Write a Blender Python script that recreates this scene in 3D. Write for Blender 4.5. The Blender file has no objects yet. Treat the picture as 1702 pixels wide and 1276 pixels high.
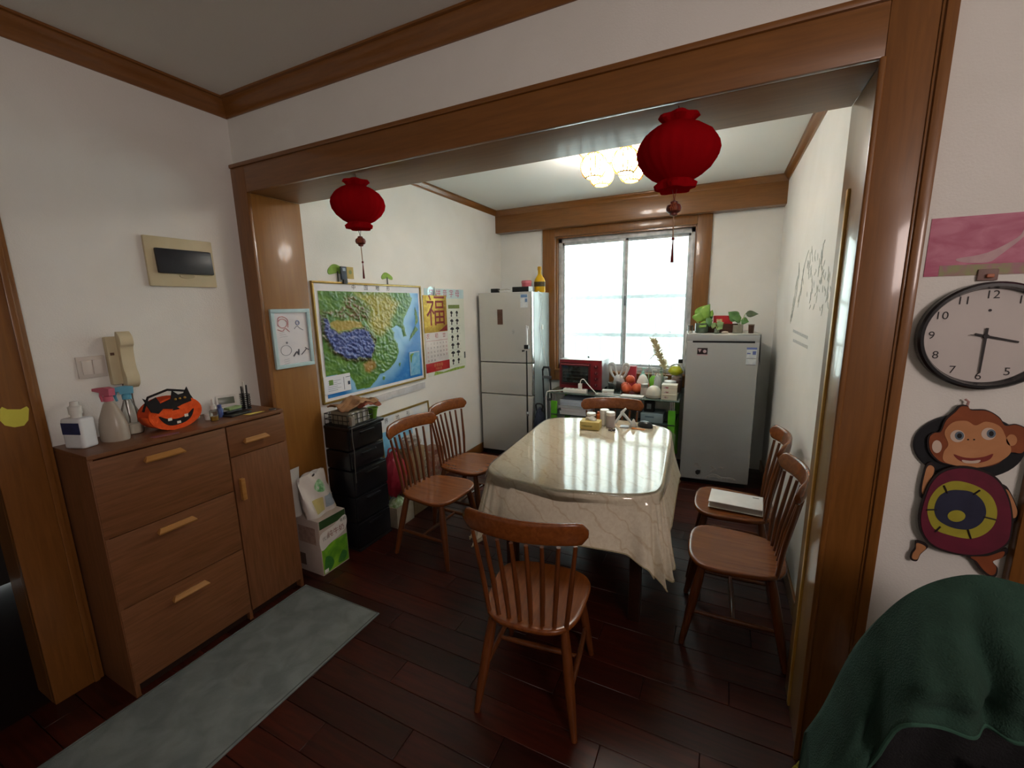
import bpy, bmesh, math, random
from mathutils import Vector, Matrix, noise
random.seed(7)
scene = bpy.context.scene
COL = scene.collection
PI = math.pi

# ------------------------------------------------------------------ camera
CAM = Vector((2.4506, -1.5648, 1.625)); YAW, PITCH, ROLL, FPX = .4559, -.1835, -.0194, 704.36
_f = Vector((-math.sin(YAW)*math.cos(PITCH), math.cos(YAW)*math.cos(PITCH), math.sin(PITCH)))
_r = Vector((math.cos(YAW), math.sin(YAW), 0)); _u = _r.cross(_f)
_R = _r*math.cos(ROLL) + _u*math.sin(ROLL); _U = _u*math.cos(ROLL) - _r*math.sin(ROLL)
cam_d = bpy.data.cameras.new('camera'); cam = bpy.data.objects.new('camera', cam_d); COL.objects.link(cam)
cam_d.sensor_width = 36; cam_d.lens = FPX/1702*36; cam_d.clip_start = .02
cam.matrix_world = Matrix(((_R.x, _U.x, -_f.x, CAM.x), (_R.y, _U.y, -_f.y, CAM.y), (_R.z, _U.z, -_f.z, CAM.z), (0, 0, 0, 1)))
scene.camera = cam

# ------------------------------------------------------------------ world, lights, exposure
SKY = 6.0
world = bpy.data.worlds.new('world'); scene.world = world; world.use_nodes = True
bg = world.node_tree.nodes['Background']; bg.inputs[0].default_value = (.93, 1.0, .99, 1); bg.inputs[1].default_value = SKY
def area(name, loc, target, sx, sy, power, color, portal=False):
    l = bpy.data.lights.new(name, 'AREA'); l.shape = 'RECTANGLE'; l.size = sx; l.size_y = sy
    l.energy = power; l.color = color
    o = bpy.data.objects.new(name, l); COL.objects.link(o); o.location = loc
    o.rotation_euler = (Vector(target)-Vector(loc)).to_track_quat('-Z', 'Y').to_euler()
    if portal: l.cycles.is_portal = True
    return o
area('window_sky_portal', (1.48, 3.18, 1.62), (1.48, 0, 1.62), 1.42, 1.44, 1, (1, 1, 1), True)
area('daylight_from_next_room', (4.1, -2.3, 2.2), (0.6, -.30, 1.6), .55, .55, 8.5, (1, .82, .76))
vs = scene.view_settings
scene.display_settings.display_device = 'sRGB'
vs.view_transform = 'Standard'; vs.look = 'None'; vs.gamma = 1; vs.use_curve_mapping = False; vs.exposure = 1.5

# ------------------------------------------------------------------ helpers
def at(u, v, ax, val):
    d = _f + _R*((u-851)/FPX) + _U*((638-v)/FPX)
    i = 'xyz'.index(ax); t = (val-CAM[i])/d[i]
    return CAM + d*t
def lin(h):
    if not isinstance(h, str): return tuple(h)[:3]
    h = h.lstrip('#'); o = []
    for i in (0, 2, 4):
        c = int(h[i:i+2], 16)/255; o.append(c/12.92 if c <= .04045 else ((c+.055)/1.055)**2.4)
    return tuple(o)
MATS = {}
def M(name, c='#808080', rough=.5, metal=0, coat=0, c2=None, scale=6, stretch=(1, 1, 1), bump=0, bscale=60, emit=0, alpha=1, trans=0, sss=0, ior=1.45, spec=.5, rand=0, vcol=None, contrast=(.35, .65), detail=4):
    if name in MATS: return MATS[name]
    m = bpy.data.materials.new(name); m.use_nodes = True; nt = m.node_tree; b = nt.nodes['Principled BSDF']
    N, L = nt.nodes.new, nt.links.new
    col = lin(c)
    b.inputs['Base Color'].default_value = (*col, 1); b.inputs['Roughness'].default_value = rough
    b.inputs['Metallic'].default_value = metal; b.inputs['Coat Weight'].default_value = coat; b.inputs['Coat Roughness'].default_value = .08
    b.inputs['IOR'].default_value = ior; b.inputs['Specular IOR Level'].default_value = spec
    b.inputs['Transmission Weight'].default_value = trans; b.inputs['Alpha'].default_value = alpha
    if sss: b.inputs['Subsurface Weight'].default_value = sss; b.inputs['Subsurface Radius'].default_value = (.02, .01, .008)
    if emit: b.inputs['Emission Color'].default_value = (*col, 1); b.inputs['Emission Strength'].default_value = emit
    src = None
    tc = None
    if c2 or bump:
        tc = N('ShaderNodeTexCoord')
    if c2:
        mp = N('ShaderNodeMapping'); mp.inputs['Scale'].default_value = stretch; L(tc.outputs['Object'], mp.inputs['Vector'])
        no = N('ShaderNodeTexNoise'); no.inputs['Scale'].default_value = scale; no.inputs['Detail'].default_value = detail; no.inputs['Distortion'].default_value = .6
        vec = mp.outputs[0]
        if rand:
            oi = N('ShaderNodeObjectInfo'); ad = N('ShaderNodeVectorMath'); ad.operation = 'ADD'
            sc_ = N('ShaderNodeMath'); sc_.operation = 'MULTIPLY'; sc_.inputs[1].default_value = 37.0
            L(oi.outputs['Random'], sc_.inputs[0]); L(vec, ad.inputs[0]); L(sc_.outputs[0], ad.inputs[1]); vec = ad.outputs[0]
        L(vec, no.inputs['Vector'])
        rp = N('ShaderNodeValToRGB'); e = rp.color_ramp.elements
        e[0].position, e[1].position = contrast
        e[0].color = (*col, 1); e[1].color = (*lin(c2), 1)
        L(no.outputs['Fac'], rp.inputs[0]); src = rp.outputs[0]
    if vcol:
        va = N('ShaderNodeVertexColor'); va.layer_name = vcol; src = va.outputs[0]
    if rand:
        oi = N('ShaderNodeObjectInfo'); hs = N('ShaderNodeHueSaturation')
        mr = N('ShaderNodeMapRange'); mr.inputs[3].default_value = 1-rand; mr.inputs[4].default_value = 1+rand*1.6
        L(oi.outputs['Random'], mr.inputs[0]); L(mr.outputs[0], hs.inputs['Value'])
        if src: L(src, hs.inputs['Color'])
        else: hs.inputs['Color'].default_value = (*col, 1)
        src = hs.outputs[0]
    if src: L(src, b.inputs['Base Color'])
    if bump:
        n2 = N('ShaderNodeTexNoise'); n2.inputs['Scale'].default_value = bscale; n2.inputs['Detail'].default_value = 3
        L(tc.outputs['Object'], n2.inputs['Vector'])
        bp = N('ShaderNodeBump'); bp.inputs['Strength'].default_value = bump; bp.inputs['Distance'].default_value = .01
        L(n2.outputs['Fac'], bp.inputs['Height']); L(bp.outputs[0], b.inputs['Normal'])
    MATS[name] = m; return m
def wood(name, c, c2, axis='x', rough=.35, coat=.3, scale=5, rand=0, bump=.0, contrast=(.3, .7)):
    st = {'x': (1, 14, 14), 'y': (14, 1, 14), 'z': (14, 14, 1)}[axis]
    return M(name, c, rough, coat=coat, c2=c2, scale=scale, stretch=st, rand=rand, bump=bump, bscale=90, contrast=contrast)
def glassy(name, tint=(1, 1, 1), rough=.05, fac=1.0, ior=1.45, bump=0, bscale=8):
    """thin clear sheet: see-through, with a fresnel reflection"""
    if name in MATS: return MATS[name]
    m = bpy.data.materials.new(name); m.use_nodes = True; nt = m.node_tree; nt.nodes.clear(); N, L = nt.nodes.new, nt.links.new
    out = N('ShaderNodeOutputMaterial'); mx = N('ShaderNodeMixShader'); t = N('ShaderNodeBsdfTransparent'); g = N('ShaderNodeBsdfGlossy'); fr = N('ShaderNodeFresnel')
    t.inputs[0].default_value = (*tint, 1); g.inputs['Roughness'].default_value = rough; fr.inputs['IOR'].default_value = ior
    mu = N('ShaderNodeMath'); mu.operation = 'MULTIPLY'; mu.inputs[1].default_value = fac; L(fr.outputs[0], mu.inputs[0])
    L(mu.outputs[0], mx.inputs[0]); L(t.outputs[0], mx.inputs[1]); L(g.outputs[0], mx.inputs[2]); L(mx.outputs[0], out.inputs[0])
    if bump:
        tc = N('ShaderNodeTexCoord'); no = N('ShaderNodeTexNoise'); no.inputs['Scale'].default_value = bscale; bp = N('ShaderNodeBump')
        bp.inputs['Strength'].default_value = bump; bp.inputs['Distance'].default_value = .01
        L(tc.outputs['Object'], no.inputs['Vector']); L(no.outputs['Fac'], bp.inputs['Height']); L(bp.outputs[0], g.inputs['Normal']); L(bp.outputs[0], fr.inputs['Normal'])
    MATS[name] = m; return m

class MB:
    """collects shapes into one mesh"""
    def __init__(s): s.v = []; s.f = []
    def add(s, vs, fs):
        o = len(s.v); s.v += [Vector(p) for p in vs]; s.f += [[i+o for i in f] for f in fs]; return s
    def bmadd(s, bm, mat=None):
        bm.verts.ensure_lookup_table()
        vs = [(mat @ v.co) if mat else v.co.copy() for v in bm.verts]
        for i, v in enumerate(bm.verts): v.index = i
        s.add(vs, [[v.index for v in f.verts] for f in bm.faces]); bm.free(); return s
    def box(s, x0, x1, y0, y1, z0, z1, r=0, seg=2, mat=None):
        bm = bmesh.new(); bmesh.ops.create_cube(bm, size=1)
        sx, sy, sz = x1-x0, y1-y0, z1-z0
        for v in bm.verts: v.co = Vector((v.co.x*sx+(x0+x1)/2, v.co.y*sy+(y0+y1)/2, v.co.z*sz+(z0+z1)/2))
        r = min(r, .49*min(abs(sx), abs(sy), abs(sz)))
        if r > 0: bmesh.ops.bevel(bm, geom=bm.edges[:], offset=r, segments=seg, affect='EDGES', profile=.6)
        return s.bmadd(bm, mat)
    def cbox(s, c, size, r=0, rz=0, rx=0, ry=0, seg=2):
        m = Matrix.Translation(c) @ Matrix.Rotation(rz, 4, 'Z') @ Matrix.Rotation(ry, 4, 'Y') @ Matrix.Rotation(rx, 4, 'X')
        a, b, d = [k/2 for k in size]; return s.box(-a, a, -b, b, -d, d, r, seg, m)
    def tube(s, pts, r, seg=10, cap=True, closed=False):
        pts = [Vector(p) for p in pts]; n = len(pts); rs = r if isinstance(r, (list, tuple)) else [r]*n
        vs = []; fs = []; up = None
        for i, p in enumerate(pts):
            if closed: t = pts[(i+1) % n]-pts[i-1]
            else: t = pts[min(i+1, n-1)]-pts[max(i-1, 0)]
            t = t.normalized() if t.length > 1e-9 else Vector((0, 0, 1))
            if up is None: up = Vector((0, 0, 1)) if abs(t.z) < .9 else Vector((1, 0, 0))
            a = t.cross(up)
            if a.length < 1e-6: a = t.orthogonal()
            a.normalize(); b = a.cross(t).normalized(); up = b
            for k in range(seg):
                q = 2*PI*k/seg; vs.append(p+(a*math.cos(q)+b*math.sin(q))*rs[i])
        for i in range(n if closed else n-1):
            j = (i+1) % n
            for k in range(seg):
                l = (k+1) % seg; fs.append([i*seg+k, i*seg+l, j*seg+l, j*seg+k])
        if cap and not closed: fs += [[k for k in range(seg)][::-1], [(n-1)*seg+k for k in range(seg)]]
        return s.add(vs, fs)
    def lathe(s, prof, c=(0, 0, 0), seg=20, mat=None, sx=1, sy=1, wob=None, cap=True):
        vs = []; fs = []; n = len(prof)
        for i, (r, z) in enumerate(prof):
            for k in range(seg):
                q = 2*PI*k/seg; w = wob(q, i) if wob else 1
                vs.append(Vector((math.cos(q)*r*sx*w, math.sin(q)*r*sy*w, z)))
        for i in range(n-1):
            for k in range(seg):
                l = (k+1) % seg; fs.append([i*seg+k, i*seg+l, (i+1)*seg+l, (i+1)*seg+k])
        if cap and prof[0][0] > 1e-5: fs.append([k for k in range(seg)][::-1])
        if cap and prof[-1][0] > 1e-5: fs.append([(n-1)*seg+k for k in range(seg)])
        m = mat or Matrix.Identity(4); c = Vector(c)
        return s.add([(m @ v)+c for v in vs], fs)
    def ball(s, c, r, seg=14, rings=9, sz=1, sx=1, sy=1):
        return s.lathe([(max(1e-4, r*math.sin(PI*i/rings)), -r*sz*math.cos(PI*i/rings)) for i in range(rings+1)], c, seg, None, sx, sy)
    def prism(s, pts, d0, d1, fr):
        """pts 2d in the frame (right, up), extruded along its normal from d0 to d1"""
        n = len(pts)
        a = sum(pts[i][0]*pts[(i+1) % n][1]-pts[(i+1) % n][0]*pts[i][1] for i in range(n))
        if a < 0: pts = pts[::-1]
        vs = [fr(x, y, d0) for x, y in pts]+[fr(x, y, d1) for x, y in pts]
        fs = [[i for i in range(n)][::-1], [n+i for i in range(n)]]+[[i, (i+1) % n, n+(i+1) % n, n+i] for i in range(n)]
        return s.add(vs, fs)
    def surf(s, fn, nu, nv, closed_u=False):
        o = [[fn(i/(nu if closed_u else nu-1), j/(nv-1)) for j in range(nv)] for i in range(nu)]
        vs = [p for r in o for p in r]; fs = []
        for i in range(nu if closed_u else nu-1):
            k = (i+1) % nu
            for j in range(nv-1): fs.append([i*nv+j, k*nv+j, k*nv+j+1, i*nv+j+1])
        return s.add(vs, fs)
    def build(s, name, mat, parent=None, local=False, angle=38, smooth=True, solid=0):
        off = Vector((0, 0, 0))
        if not local:
            if parent is None:
                xs = [v.x for v in s.v]; ys = [v.y for v in s.v]; zs = [v.z for v in s.v]
                off = Vector(((min(xs)+max(xs))/2, (min(ys)+max(ys))/2, min(zs)))
            else:
                t = parent
                while t.parent: t = t.parent
                off = t.location.copy()
        me = bpy.data.meshes.new(name); me.from_pydata([v-off for v in s.v], [], s.f); me.validate()
        if smooth:
            me.polygons.foreach_set('use_smooth', [True]*len(me.polygons)); me.set_sharp_from_angle(angle=math.radians(angle))
        me.materials.append(mat)
        o = bpy.data.objects.new(name, me); COL.objects.link(o)
        if parent: o.parent = parent
        else: o.location = off
        if solid:
            md = o.modifiers.new('thickness', 'SOLIDIFY'); md.thickness = solid; md.offset = 0
        return o
def tag(o, label, cat, group=None, kind=None):
    o['label'] = label; o['category'] = cat
    if group: o['group'] = group
    if kind: o['kind'] = kind
    return o
def thing(name, label, cat, loc=(0, 0, 0), rz=0, group=None):
    o = bpy.data.objects.new(name, None); o.empty_display_size = .05; COL.objects.link(o); o.location = loc; o.rotation_euler = (0, 0, rz)
    return tag(o, label, cat, group)
def struct(o): o['kind'] = 'structure'; return o
def dup(root, loc=None, rz=None):
    r = root.copy(); COL.objects.link(r)
    if loc is not None: r.location = loc
    if rz is not None: r.rotation_euler = (0, 0, rz)
    for ch in list(root.children):
        c = ch.copy(); COL.objects.link(c); c.parent = r
        for g in list(ch.children):
            d = g.copy(); COL.objects.link(d); d.parent = c
    return r
# frames: (right, up, out) -> world
def FX(x): return lambda a, b, d: Vector((x+d, a, b))            # on a wall facing +x, a = y
def FXn(x): return lambda a, b, d: Vector((x-d, a, b))           # facing -x, a = y
def FYn(y): return lambda a, b, d: Vector((a, y-d, b))           # facing -y, a = x
def FZ(z): return lambda a, b, d: Vector((a, b, z+d))
def FM(m): return lambda a, b, d: m @ Vector((a, b, d))
def rect(a0, a1, b0, b1): return [(a0, b0), (a1, b0), (a1, b1), (a0, b1)]
def circ(ca, cb, r, n=24, rb=None, rot=0): return [(ca+r*math.cos(2*PI*k/n)*math.cos(rot)-(rb or r)*math.sin(2*PI*k/n)*math.sin(rot), cb+r*math.cos(2*PI*k/n)*math.sin(rot)+(rb or r)*math.sin(2*PI*k/n)*math.cos(rot)) for k in range(n)]
def spline(pts, n=6, closed=True):
    o = []; m = len(pts)
    for i in range(m if closed else m-1):
        g = (lambda k: pts[k % m]) if closed else (lambda k: pts[max(0, min(m-1, k))])
        p0, p1, p2, p3 = [Vector(g(i+k)) for k in (-1, 0, 1, 2)]
        for k in range(n):
            t = k/n; o.append(.5*((2*p1)+(p2-p0)*t+(2*p0-5*p1+4*p2-p3)*t*t+(3*p1-p0-3*p2+p3)*t**3))
    if not closed: o.append(Vector(pts[-1]))
    return [tuple(p) for p in o]
def text(body, size, fr, a, b, d, align='CENTER', sx=1):
    """lettering as mesh, centred on (a, b) of a frame"""
    cu = bpy.data.curves.new('t', 'FONT'); cu.body = body; cu.size = size; cu.align_x = align; cu.align_y = 'CENTER'; cu.resolution_u = 3
    o = bpy.data.objects.new('t', cu); COL.objects.link(o)
    dg = bpy.context.evaluated_depsgraph_get(); me = bpy.data.meshes.new_from_object(o.evaluated_get(dg))
    mb = MB(); mb.add([fr(a+v.co.x*sx, b+v.co.y, d) for v in me.vertices], [list(p.vertices) for p in me.polygons])
    bpy.data.objects.remove(o); bpy.data.meshes.remove(me); bpy.data.curves.remove(cu)
    return mb
def mirror(fr, c): return lambda a, b, d: fr(2*c-a, b, d)

# ------------------------------------------------------------------ materials shared by the room
WALL = M('plaster', '#e7e6e1', .85, c2='#e2e1db', scale=3, bump=.12, bscale=180)
CEIL = M('ceiling_plaster', '#e6e6e0', .9, bump=.08, bscale=120)
TRIM = wood('trim_wood_x', '#845526', '#74491e', 'x', .32, .35)
TRIMY = wood('trim_wood_y', '#845526', '#74491e', 'y', .32, .35)
TRIMZ = wood('trim_wood_z', '#845526', '#74491e', 'z', .32, .35)
PLANK = M('floor_plank_wood', '#3d150b', .36, c2='#2b0e07', scale=4, stretch=(1, 12, 12), coat=0, spec=.4, rand=.3)
# ------------------------------------------------------------------ setting
W0, W1, DJ, ZB, ZT = .117, 2.797, .323, 2.25, 2.382      # opening, jamb depth, lintel underside, top of casing
XL, XR, YD, HC = .0975, 2.895, 3.0036, 2.665             # dining room walls, back wall, ceiling
HF, YB, XF = 2.72, -3.3, 4.4                             # front room ceiling, back wall, right wall
fl = struct(MB().box(-1.6, XF+.2, YB-.2, 3.25, -.12, -.012).build('floor', M('floor_base', '#1d0a06', .5, c2='#160805', scale=5)))
pw, pl, n = .125, .91, 0
pm = {}
row = 0
y = 3.0-pw
while y > -1.5:
    x = -.02-((row*.37) % 1)*pl
    xmax = 3.6 if y < 0 else 2.93
    while x < xmax:
        a, b = max(x, -.02 if y < 0 else .05), min(x+pl, xmax)
        if b-a > .03:
            L_ = round(b-a, 3)
            if L_ not in pm:
                o = MB().box(0, L_-.002, 0, pw-.002, -.012, 0, r=.0015, seg=1).build('floor_plank', PLANK, fl, local=True); pm[L_] = o.data
            else:
                o = bpy.data.objects.new('floor_plank', pm[L_]); COL.objects.link(o); o.parent = fl
            o.location = Vector((a, y, 0))-fl.location; n += 1
        x += pl
    y -= pw; row += 1
# far floor behind the camera, out of the photo
struct(MB().box(-.02, XF, YB, -1.52, -.012, 0).box(3.61, XF, -1.52, .02, -.012, 0).build('floor_far', PLANK))

wl = MB()      # front room left wall with the doorway
wl.box(-.15, 0, -1.02, .33, 0, HF+.1).box(-.15, 0, -1.02-.95, -1.02, 2.07, HF+.1).box(-.15, 0, YB, -1.97, 0, HF+.1)
struct(wl.build('wall_left', WALL))
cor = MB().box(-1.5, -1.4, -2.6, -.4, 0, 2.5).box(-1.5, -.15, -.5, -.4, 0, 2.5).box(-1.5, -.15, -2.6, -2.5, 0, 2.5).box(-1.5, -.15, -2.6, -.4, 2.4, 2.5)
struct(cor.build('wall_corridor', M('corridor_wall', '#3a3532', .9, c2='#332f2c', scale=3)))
# wall that holds the wide opening
wf = MB()
wf.box(0, XL, .02, DJ, 0, HF+.1).box(XL, W1+.02, .02, DJ-.004, ZB+.02, HF+.1).box(W1+.02, XR+.02, .02, DJ-.004, 0, HF+.1).box(XR+.02, XF, .02, .2, 0, HF+.1)
struct(wf.build('wall_front', WALL))
struct(MB().box(XF, XF+.15, YB, .2, 0, HF+.1).build('wall_right', WALL))
struct(MB().box(0, XF, YB-.15, YB, 0, HF+.1).build('wall_behind', WALL))
struct(MB().box(-.15, XF+.15, YB-.15, .02, HF, HF+.12).build('ceiling', CEIL))
# dining room
struct(MB().box(-.1, XL, DJ, YD+.2, 0, HC+.1).build('wall_dining_left', WALL))
struct(MB().box(XR, XR+.15, DJ-.004, YD+.2, 0, HC+.1).build('wall_dining_right', WALL))
struct(MB().box(XL, XR, DJ-.004, YD+.2, HC, HC+.12).build('ceiling_dining', CEIL))
GX0, GX1, GZ0, GZ1 = .775, 2.20, .885, 2.345
wb = MB().box(XL, GX0, YD, YD+.2, 0, HC).box(GX1, XR, YD, YD+.2, 0, HC).box(GX0, GX1, YD, YD+.2, 0, GZ0).box(GX0, GX1, YD, YD+.2, GZ1, HC)
struct(wb.build('wall_back', WALL))
# crown mouldings: front room
def crown(name, p0, p1, nrm, h, dp, mat):
    """profiled moulding from p0 to p1 (bottom edge on the wall), nrm = direction away from wall"""
    prof = [(0, 0), (.12, 0), (.2, .12), (.2, .22), (.55, .55), (.78, .8), (.78, .88), (1, .9), (1, 1), (0, 1)]
    p0, p1, nrm = Vector(p0), Vector(p1), Vector(nrm); mb = MB(); k = len(prof)
    vs = [p+nrm*(a*dp)+Vector((0, 0, b*h)) for p in (p0, p1) for a, b in prof]
    mb.add(vs, [list(range(k))[::-1], [k+i for i in range(k)]]+[[i, (i+1) % k, k+(i+1) % k, k+i] for i in range(k)])
    return struct(mb.build(name, mat))
crown('trim_1', (0, YB, 2.634), (0, .02, 2.634), (1, 0, 0), HF-2.634, .055, TRIMY)
crown('trim_2', (0, .02, 2.634), (XF, .02, 2.634), (0, -1, 0), HF-2.634, .055, TRIM)
crown('trim_3', (XL, DJ, 2.612), (XL, 2.885, 2.612), (1, 0, 0), HC-2.612, .035, TRIMY)
crown('trim_4', (XR, 2.885, 2.612), (XR, DJ, 2.612), (-1, 0, 0), HC-2.612, .045, TRIMY)
crown('trim_5', (XR, 2.883, 2.612), (XL, 2.883, 2.612), (0, -1, 0), HC-2.612, .03, TRIM)
struct(MB().box(XL, XR, 2.883, YD, 2.427, HC, r=.003).build('trim_curtain_box', TRIM))
struct(MB().box(XL, XL+.014, DJ, YD, 0, .1, r=.004).build('baseboard_left', TRIMY))
struct(MB().box(XR-.014, XR, DJ, YD, 0, .1, r=.004).build('baseboard_right', TRIMY))
struct(MB().box(2.932, 3.215, .004, .02, 0, .09, r=.003).build('baseboard_front', TRIM))
# casing of the opening: boards, linings and beads
JAMB = wood('jamb_wood', '#94652f', '#875a26', 'z', .38, .2, scale=3)
LINT = wood('lintel_wood', '#8f6330', '#825827', 'x', .5, .1, scale=3)
cs = struct(MB().box(0, W0, 0, .02, 0, ZT, r=.003).build('trim_6', TRIMZ))
struct(MB().box(W0, W1, 0, .02, ZB, ZT, r=.003).build('trim_7', TRIM))
struct(MB().box(W1, 2.905, 0, .02, 0, ZT, r=.003).build('trim_8', TRIMZ))
struct(MB().box(2.905, 2.932, -.012, .02, 0, ZT+.02, r=.008).box(2.899, 2.906, -.004, .02, 0, ZT, r=.002).build('trim_9', TRIMZ))
struct(MB().box(0, 2.905, -.008, .02, ZT, ZT+.02, r=.006).build('trim_10', TRIM))
struct(MB().box(W1-.012, W1+.004, -.010, .006, 0, ZB, r=.006, seg=3).build('trim_11', TRIMZ))
struct(MB().box(XL, W0, .02, DJ, 0, ZB, r=.002).build('trim_12', JAMB))
struct(MB().box(W1, W1+.02, .0202, DJ, 0, ZB, r=.002).build('trim_13', wood('jamb_gloss', '#9a7850', '#906e48', 'z', .3, .6, scale=3)))
struct(MB().box(W0, W1, .02, DJ, ZB, ZB+.02, r=.002).build('trim_14', LINT))
gold = M('glint_gold', '#cfa552', .3, metal=.2, c2='#bd9342', scale=20)
struct(MB().box(W1-.008, W1+.004, DJ-.122, DJ-.100, 0.02, 1.97, r=.004, seg=3).build('trim_jamb_glint', gold))  # added gold strip, stands in for a reflection line on the glossy jamb
# doorway casing on the left wall and the door trim at the right edge
struct(MB().box(0, .028, -1.06, -.90, 0, 2.1, r=.004).box(.026, .036, -.935, -.915, 0, 2.1, r=.004).box(-.15, .0, -1.06, -1.02, 0, 2.07).build('trim_16', TRIMZ))
struct(MB().box(0, .028, -1.97, -.90, 2.07, 2.2, r=.004).build('trim_17', TRIMY))
struct(MB().box(3.218, 3.34, -.012, .02, 0, 2.1, r=.004).build('trim_18', TRIMZ))
# window casing, frame and panes
wn = struct(MB().box(.632, GX0, 2.975, YD, .77, 2.436, r=.006).box(GX1, 2.33, 2.975, YD, .77, 2.436, r=.006)
            .box(GX0, GX1, 2.975, YD, GZ1, 2.436, r=.006).box(GX0, GX1, 2.975, YD, .77, GZ0, r=.006)
            .box(GX0-.0, GX0+.015, YD, YD+.12, GZ0, GZ1).box(GX1-.015, GX1, YD, YD+.12, GZ0, GZ1).box(GX0, GX1, YD, YD+.12, GZ1-.015, GZ1).box(GX0, GX1, 2.96, YD+.12, GZ0-.005, GZ0+.012, r=.004).build('window_1', TRIMZ))
alu = M('aluminium', '#c9cbcc', .4, metal=.1, c2='#a9adaf', scale=15)
a0, a1, b0, b1 = GX0+.015, GX1-.015, GZ0+.012, GZ1-.015
MB().box(a0, a0+.04, YD+.06, YD+.13, b0, b1, r=.003).box(a1-.04, a1, YD+.06, YD+.13, b0, b1, r=.003).box(a0, a1, YD+.06, YD+.13, b1-.045, b1, r=.003).box(a0, a1, YD+.06, YD+.13, b0, b0+.05, r=.003).build('window_frame', alu, wn)
pane = glassy('window_glass', (.97, 1, .99), .02, .7)
XM = 1.515
for i, (p, q, yy) in enumerate(((a0+.035, XM+.03, YD+.075), (XM-.03, a1-.035, YD+.105))):
    sh = MB().box(p, p+.03, yy, yy+.02, b0+.04, b1-.04, r=.003).box(q-.03, q, yy, yy+.02, b0+.04, b1-.04, r=.003).box(p, q, yy, yy+.02, b1-.07, b1-.04, r=.003).box(p, q, yy, yy+.02, b0+.04, b0+.075, r=.003).build('sash', alu, wn)
    MB().box(p+.03, q-.03, yy+.008, yy+.012, b0+.075, b1-.07).build('pane', pane, sh)
    if i == 0: MB().box(q-.026, q-.008, yy-.018, yy, 1.60, 1.70, r=.004).cbox((q-.017, yy-.024, 1.64), (.012, .014, .05), .003).build('latch', M('latch_grey', '#6e7275', .4, c2='#62666a', scale=10), sh)
# outside: a corrugated translucent sheet on two rails
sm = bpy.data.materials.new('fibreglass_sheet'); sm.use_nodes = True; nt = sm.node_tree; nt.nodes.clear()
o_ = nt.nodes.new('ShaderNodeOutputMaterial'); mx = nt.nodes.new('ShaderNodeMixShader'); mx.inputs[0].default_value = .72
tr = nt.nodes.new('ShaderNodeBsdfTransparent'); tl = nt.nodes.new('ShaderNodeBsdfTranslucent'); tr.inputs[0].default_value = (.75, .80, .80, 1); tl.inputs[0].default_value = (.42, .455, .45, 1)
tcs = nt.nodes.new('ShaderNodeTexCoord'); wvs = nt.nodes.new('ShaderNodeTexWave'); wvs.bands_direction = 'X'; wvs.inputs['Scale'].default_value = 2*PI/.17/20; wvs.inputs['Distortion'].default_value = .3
rps = nt.nodes.new('ShaderNodeValToRGB'); rps.color_ramp.elements[0].color = (.085, .095, .095, 1); rps.color_ramp.elements[1].color = (.46, .49, .485, 1); rps.color_ramp.elements[1].position = .42  # fold shading of the corrugation painted in as darker vertical bands
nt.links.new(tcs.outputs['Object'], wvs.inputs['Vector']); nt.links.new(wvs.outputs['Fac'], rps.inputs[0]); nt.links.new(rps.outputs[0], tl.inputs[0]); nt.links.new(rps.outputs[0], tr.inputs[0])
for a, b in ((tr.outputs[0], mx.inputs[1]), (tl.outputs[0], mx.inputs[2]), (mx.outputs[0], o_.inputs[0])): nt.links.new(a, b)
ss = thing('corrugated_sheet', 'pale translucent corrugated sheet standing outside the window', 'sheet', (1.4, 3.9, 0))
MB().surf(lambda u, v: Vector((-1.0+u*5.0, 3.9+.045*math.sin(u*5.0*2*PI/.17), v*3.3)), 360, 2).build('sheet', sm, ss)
rl = M('rail_steel', '#8b9496', .6, c2='#7d8688', scale=12)
for z in (1.235, 1.70): MB().box(-1.0, 4.0, 3.82, 3.85, z-.022, z+.022).build('rail', rl, ss)
for x in (-.95, 3.95): MB().box(x-.02, x+.02, 3.85, 3.95, 0, 3.3).build('post', rl, ss)
struct(MB().box(-1.5, 4.5, YD+.2, 5.0, -.15, -.02).build('ground_outside', M('concrete', '#8d8d88', .9, c2='#7f7f7a', scale=6)))
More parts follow.
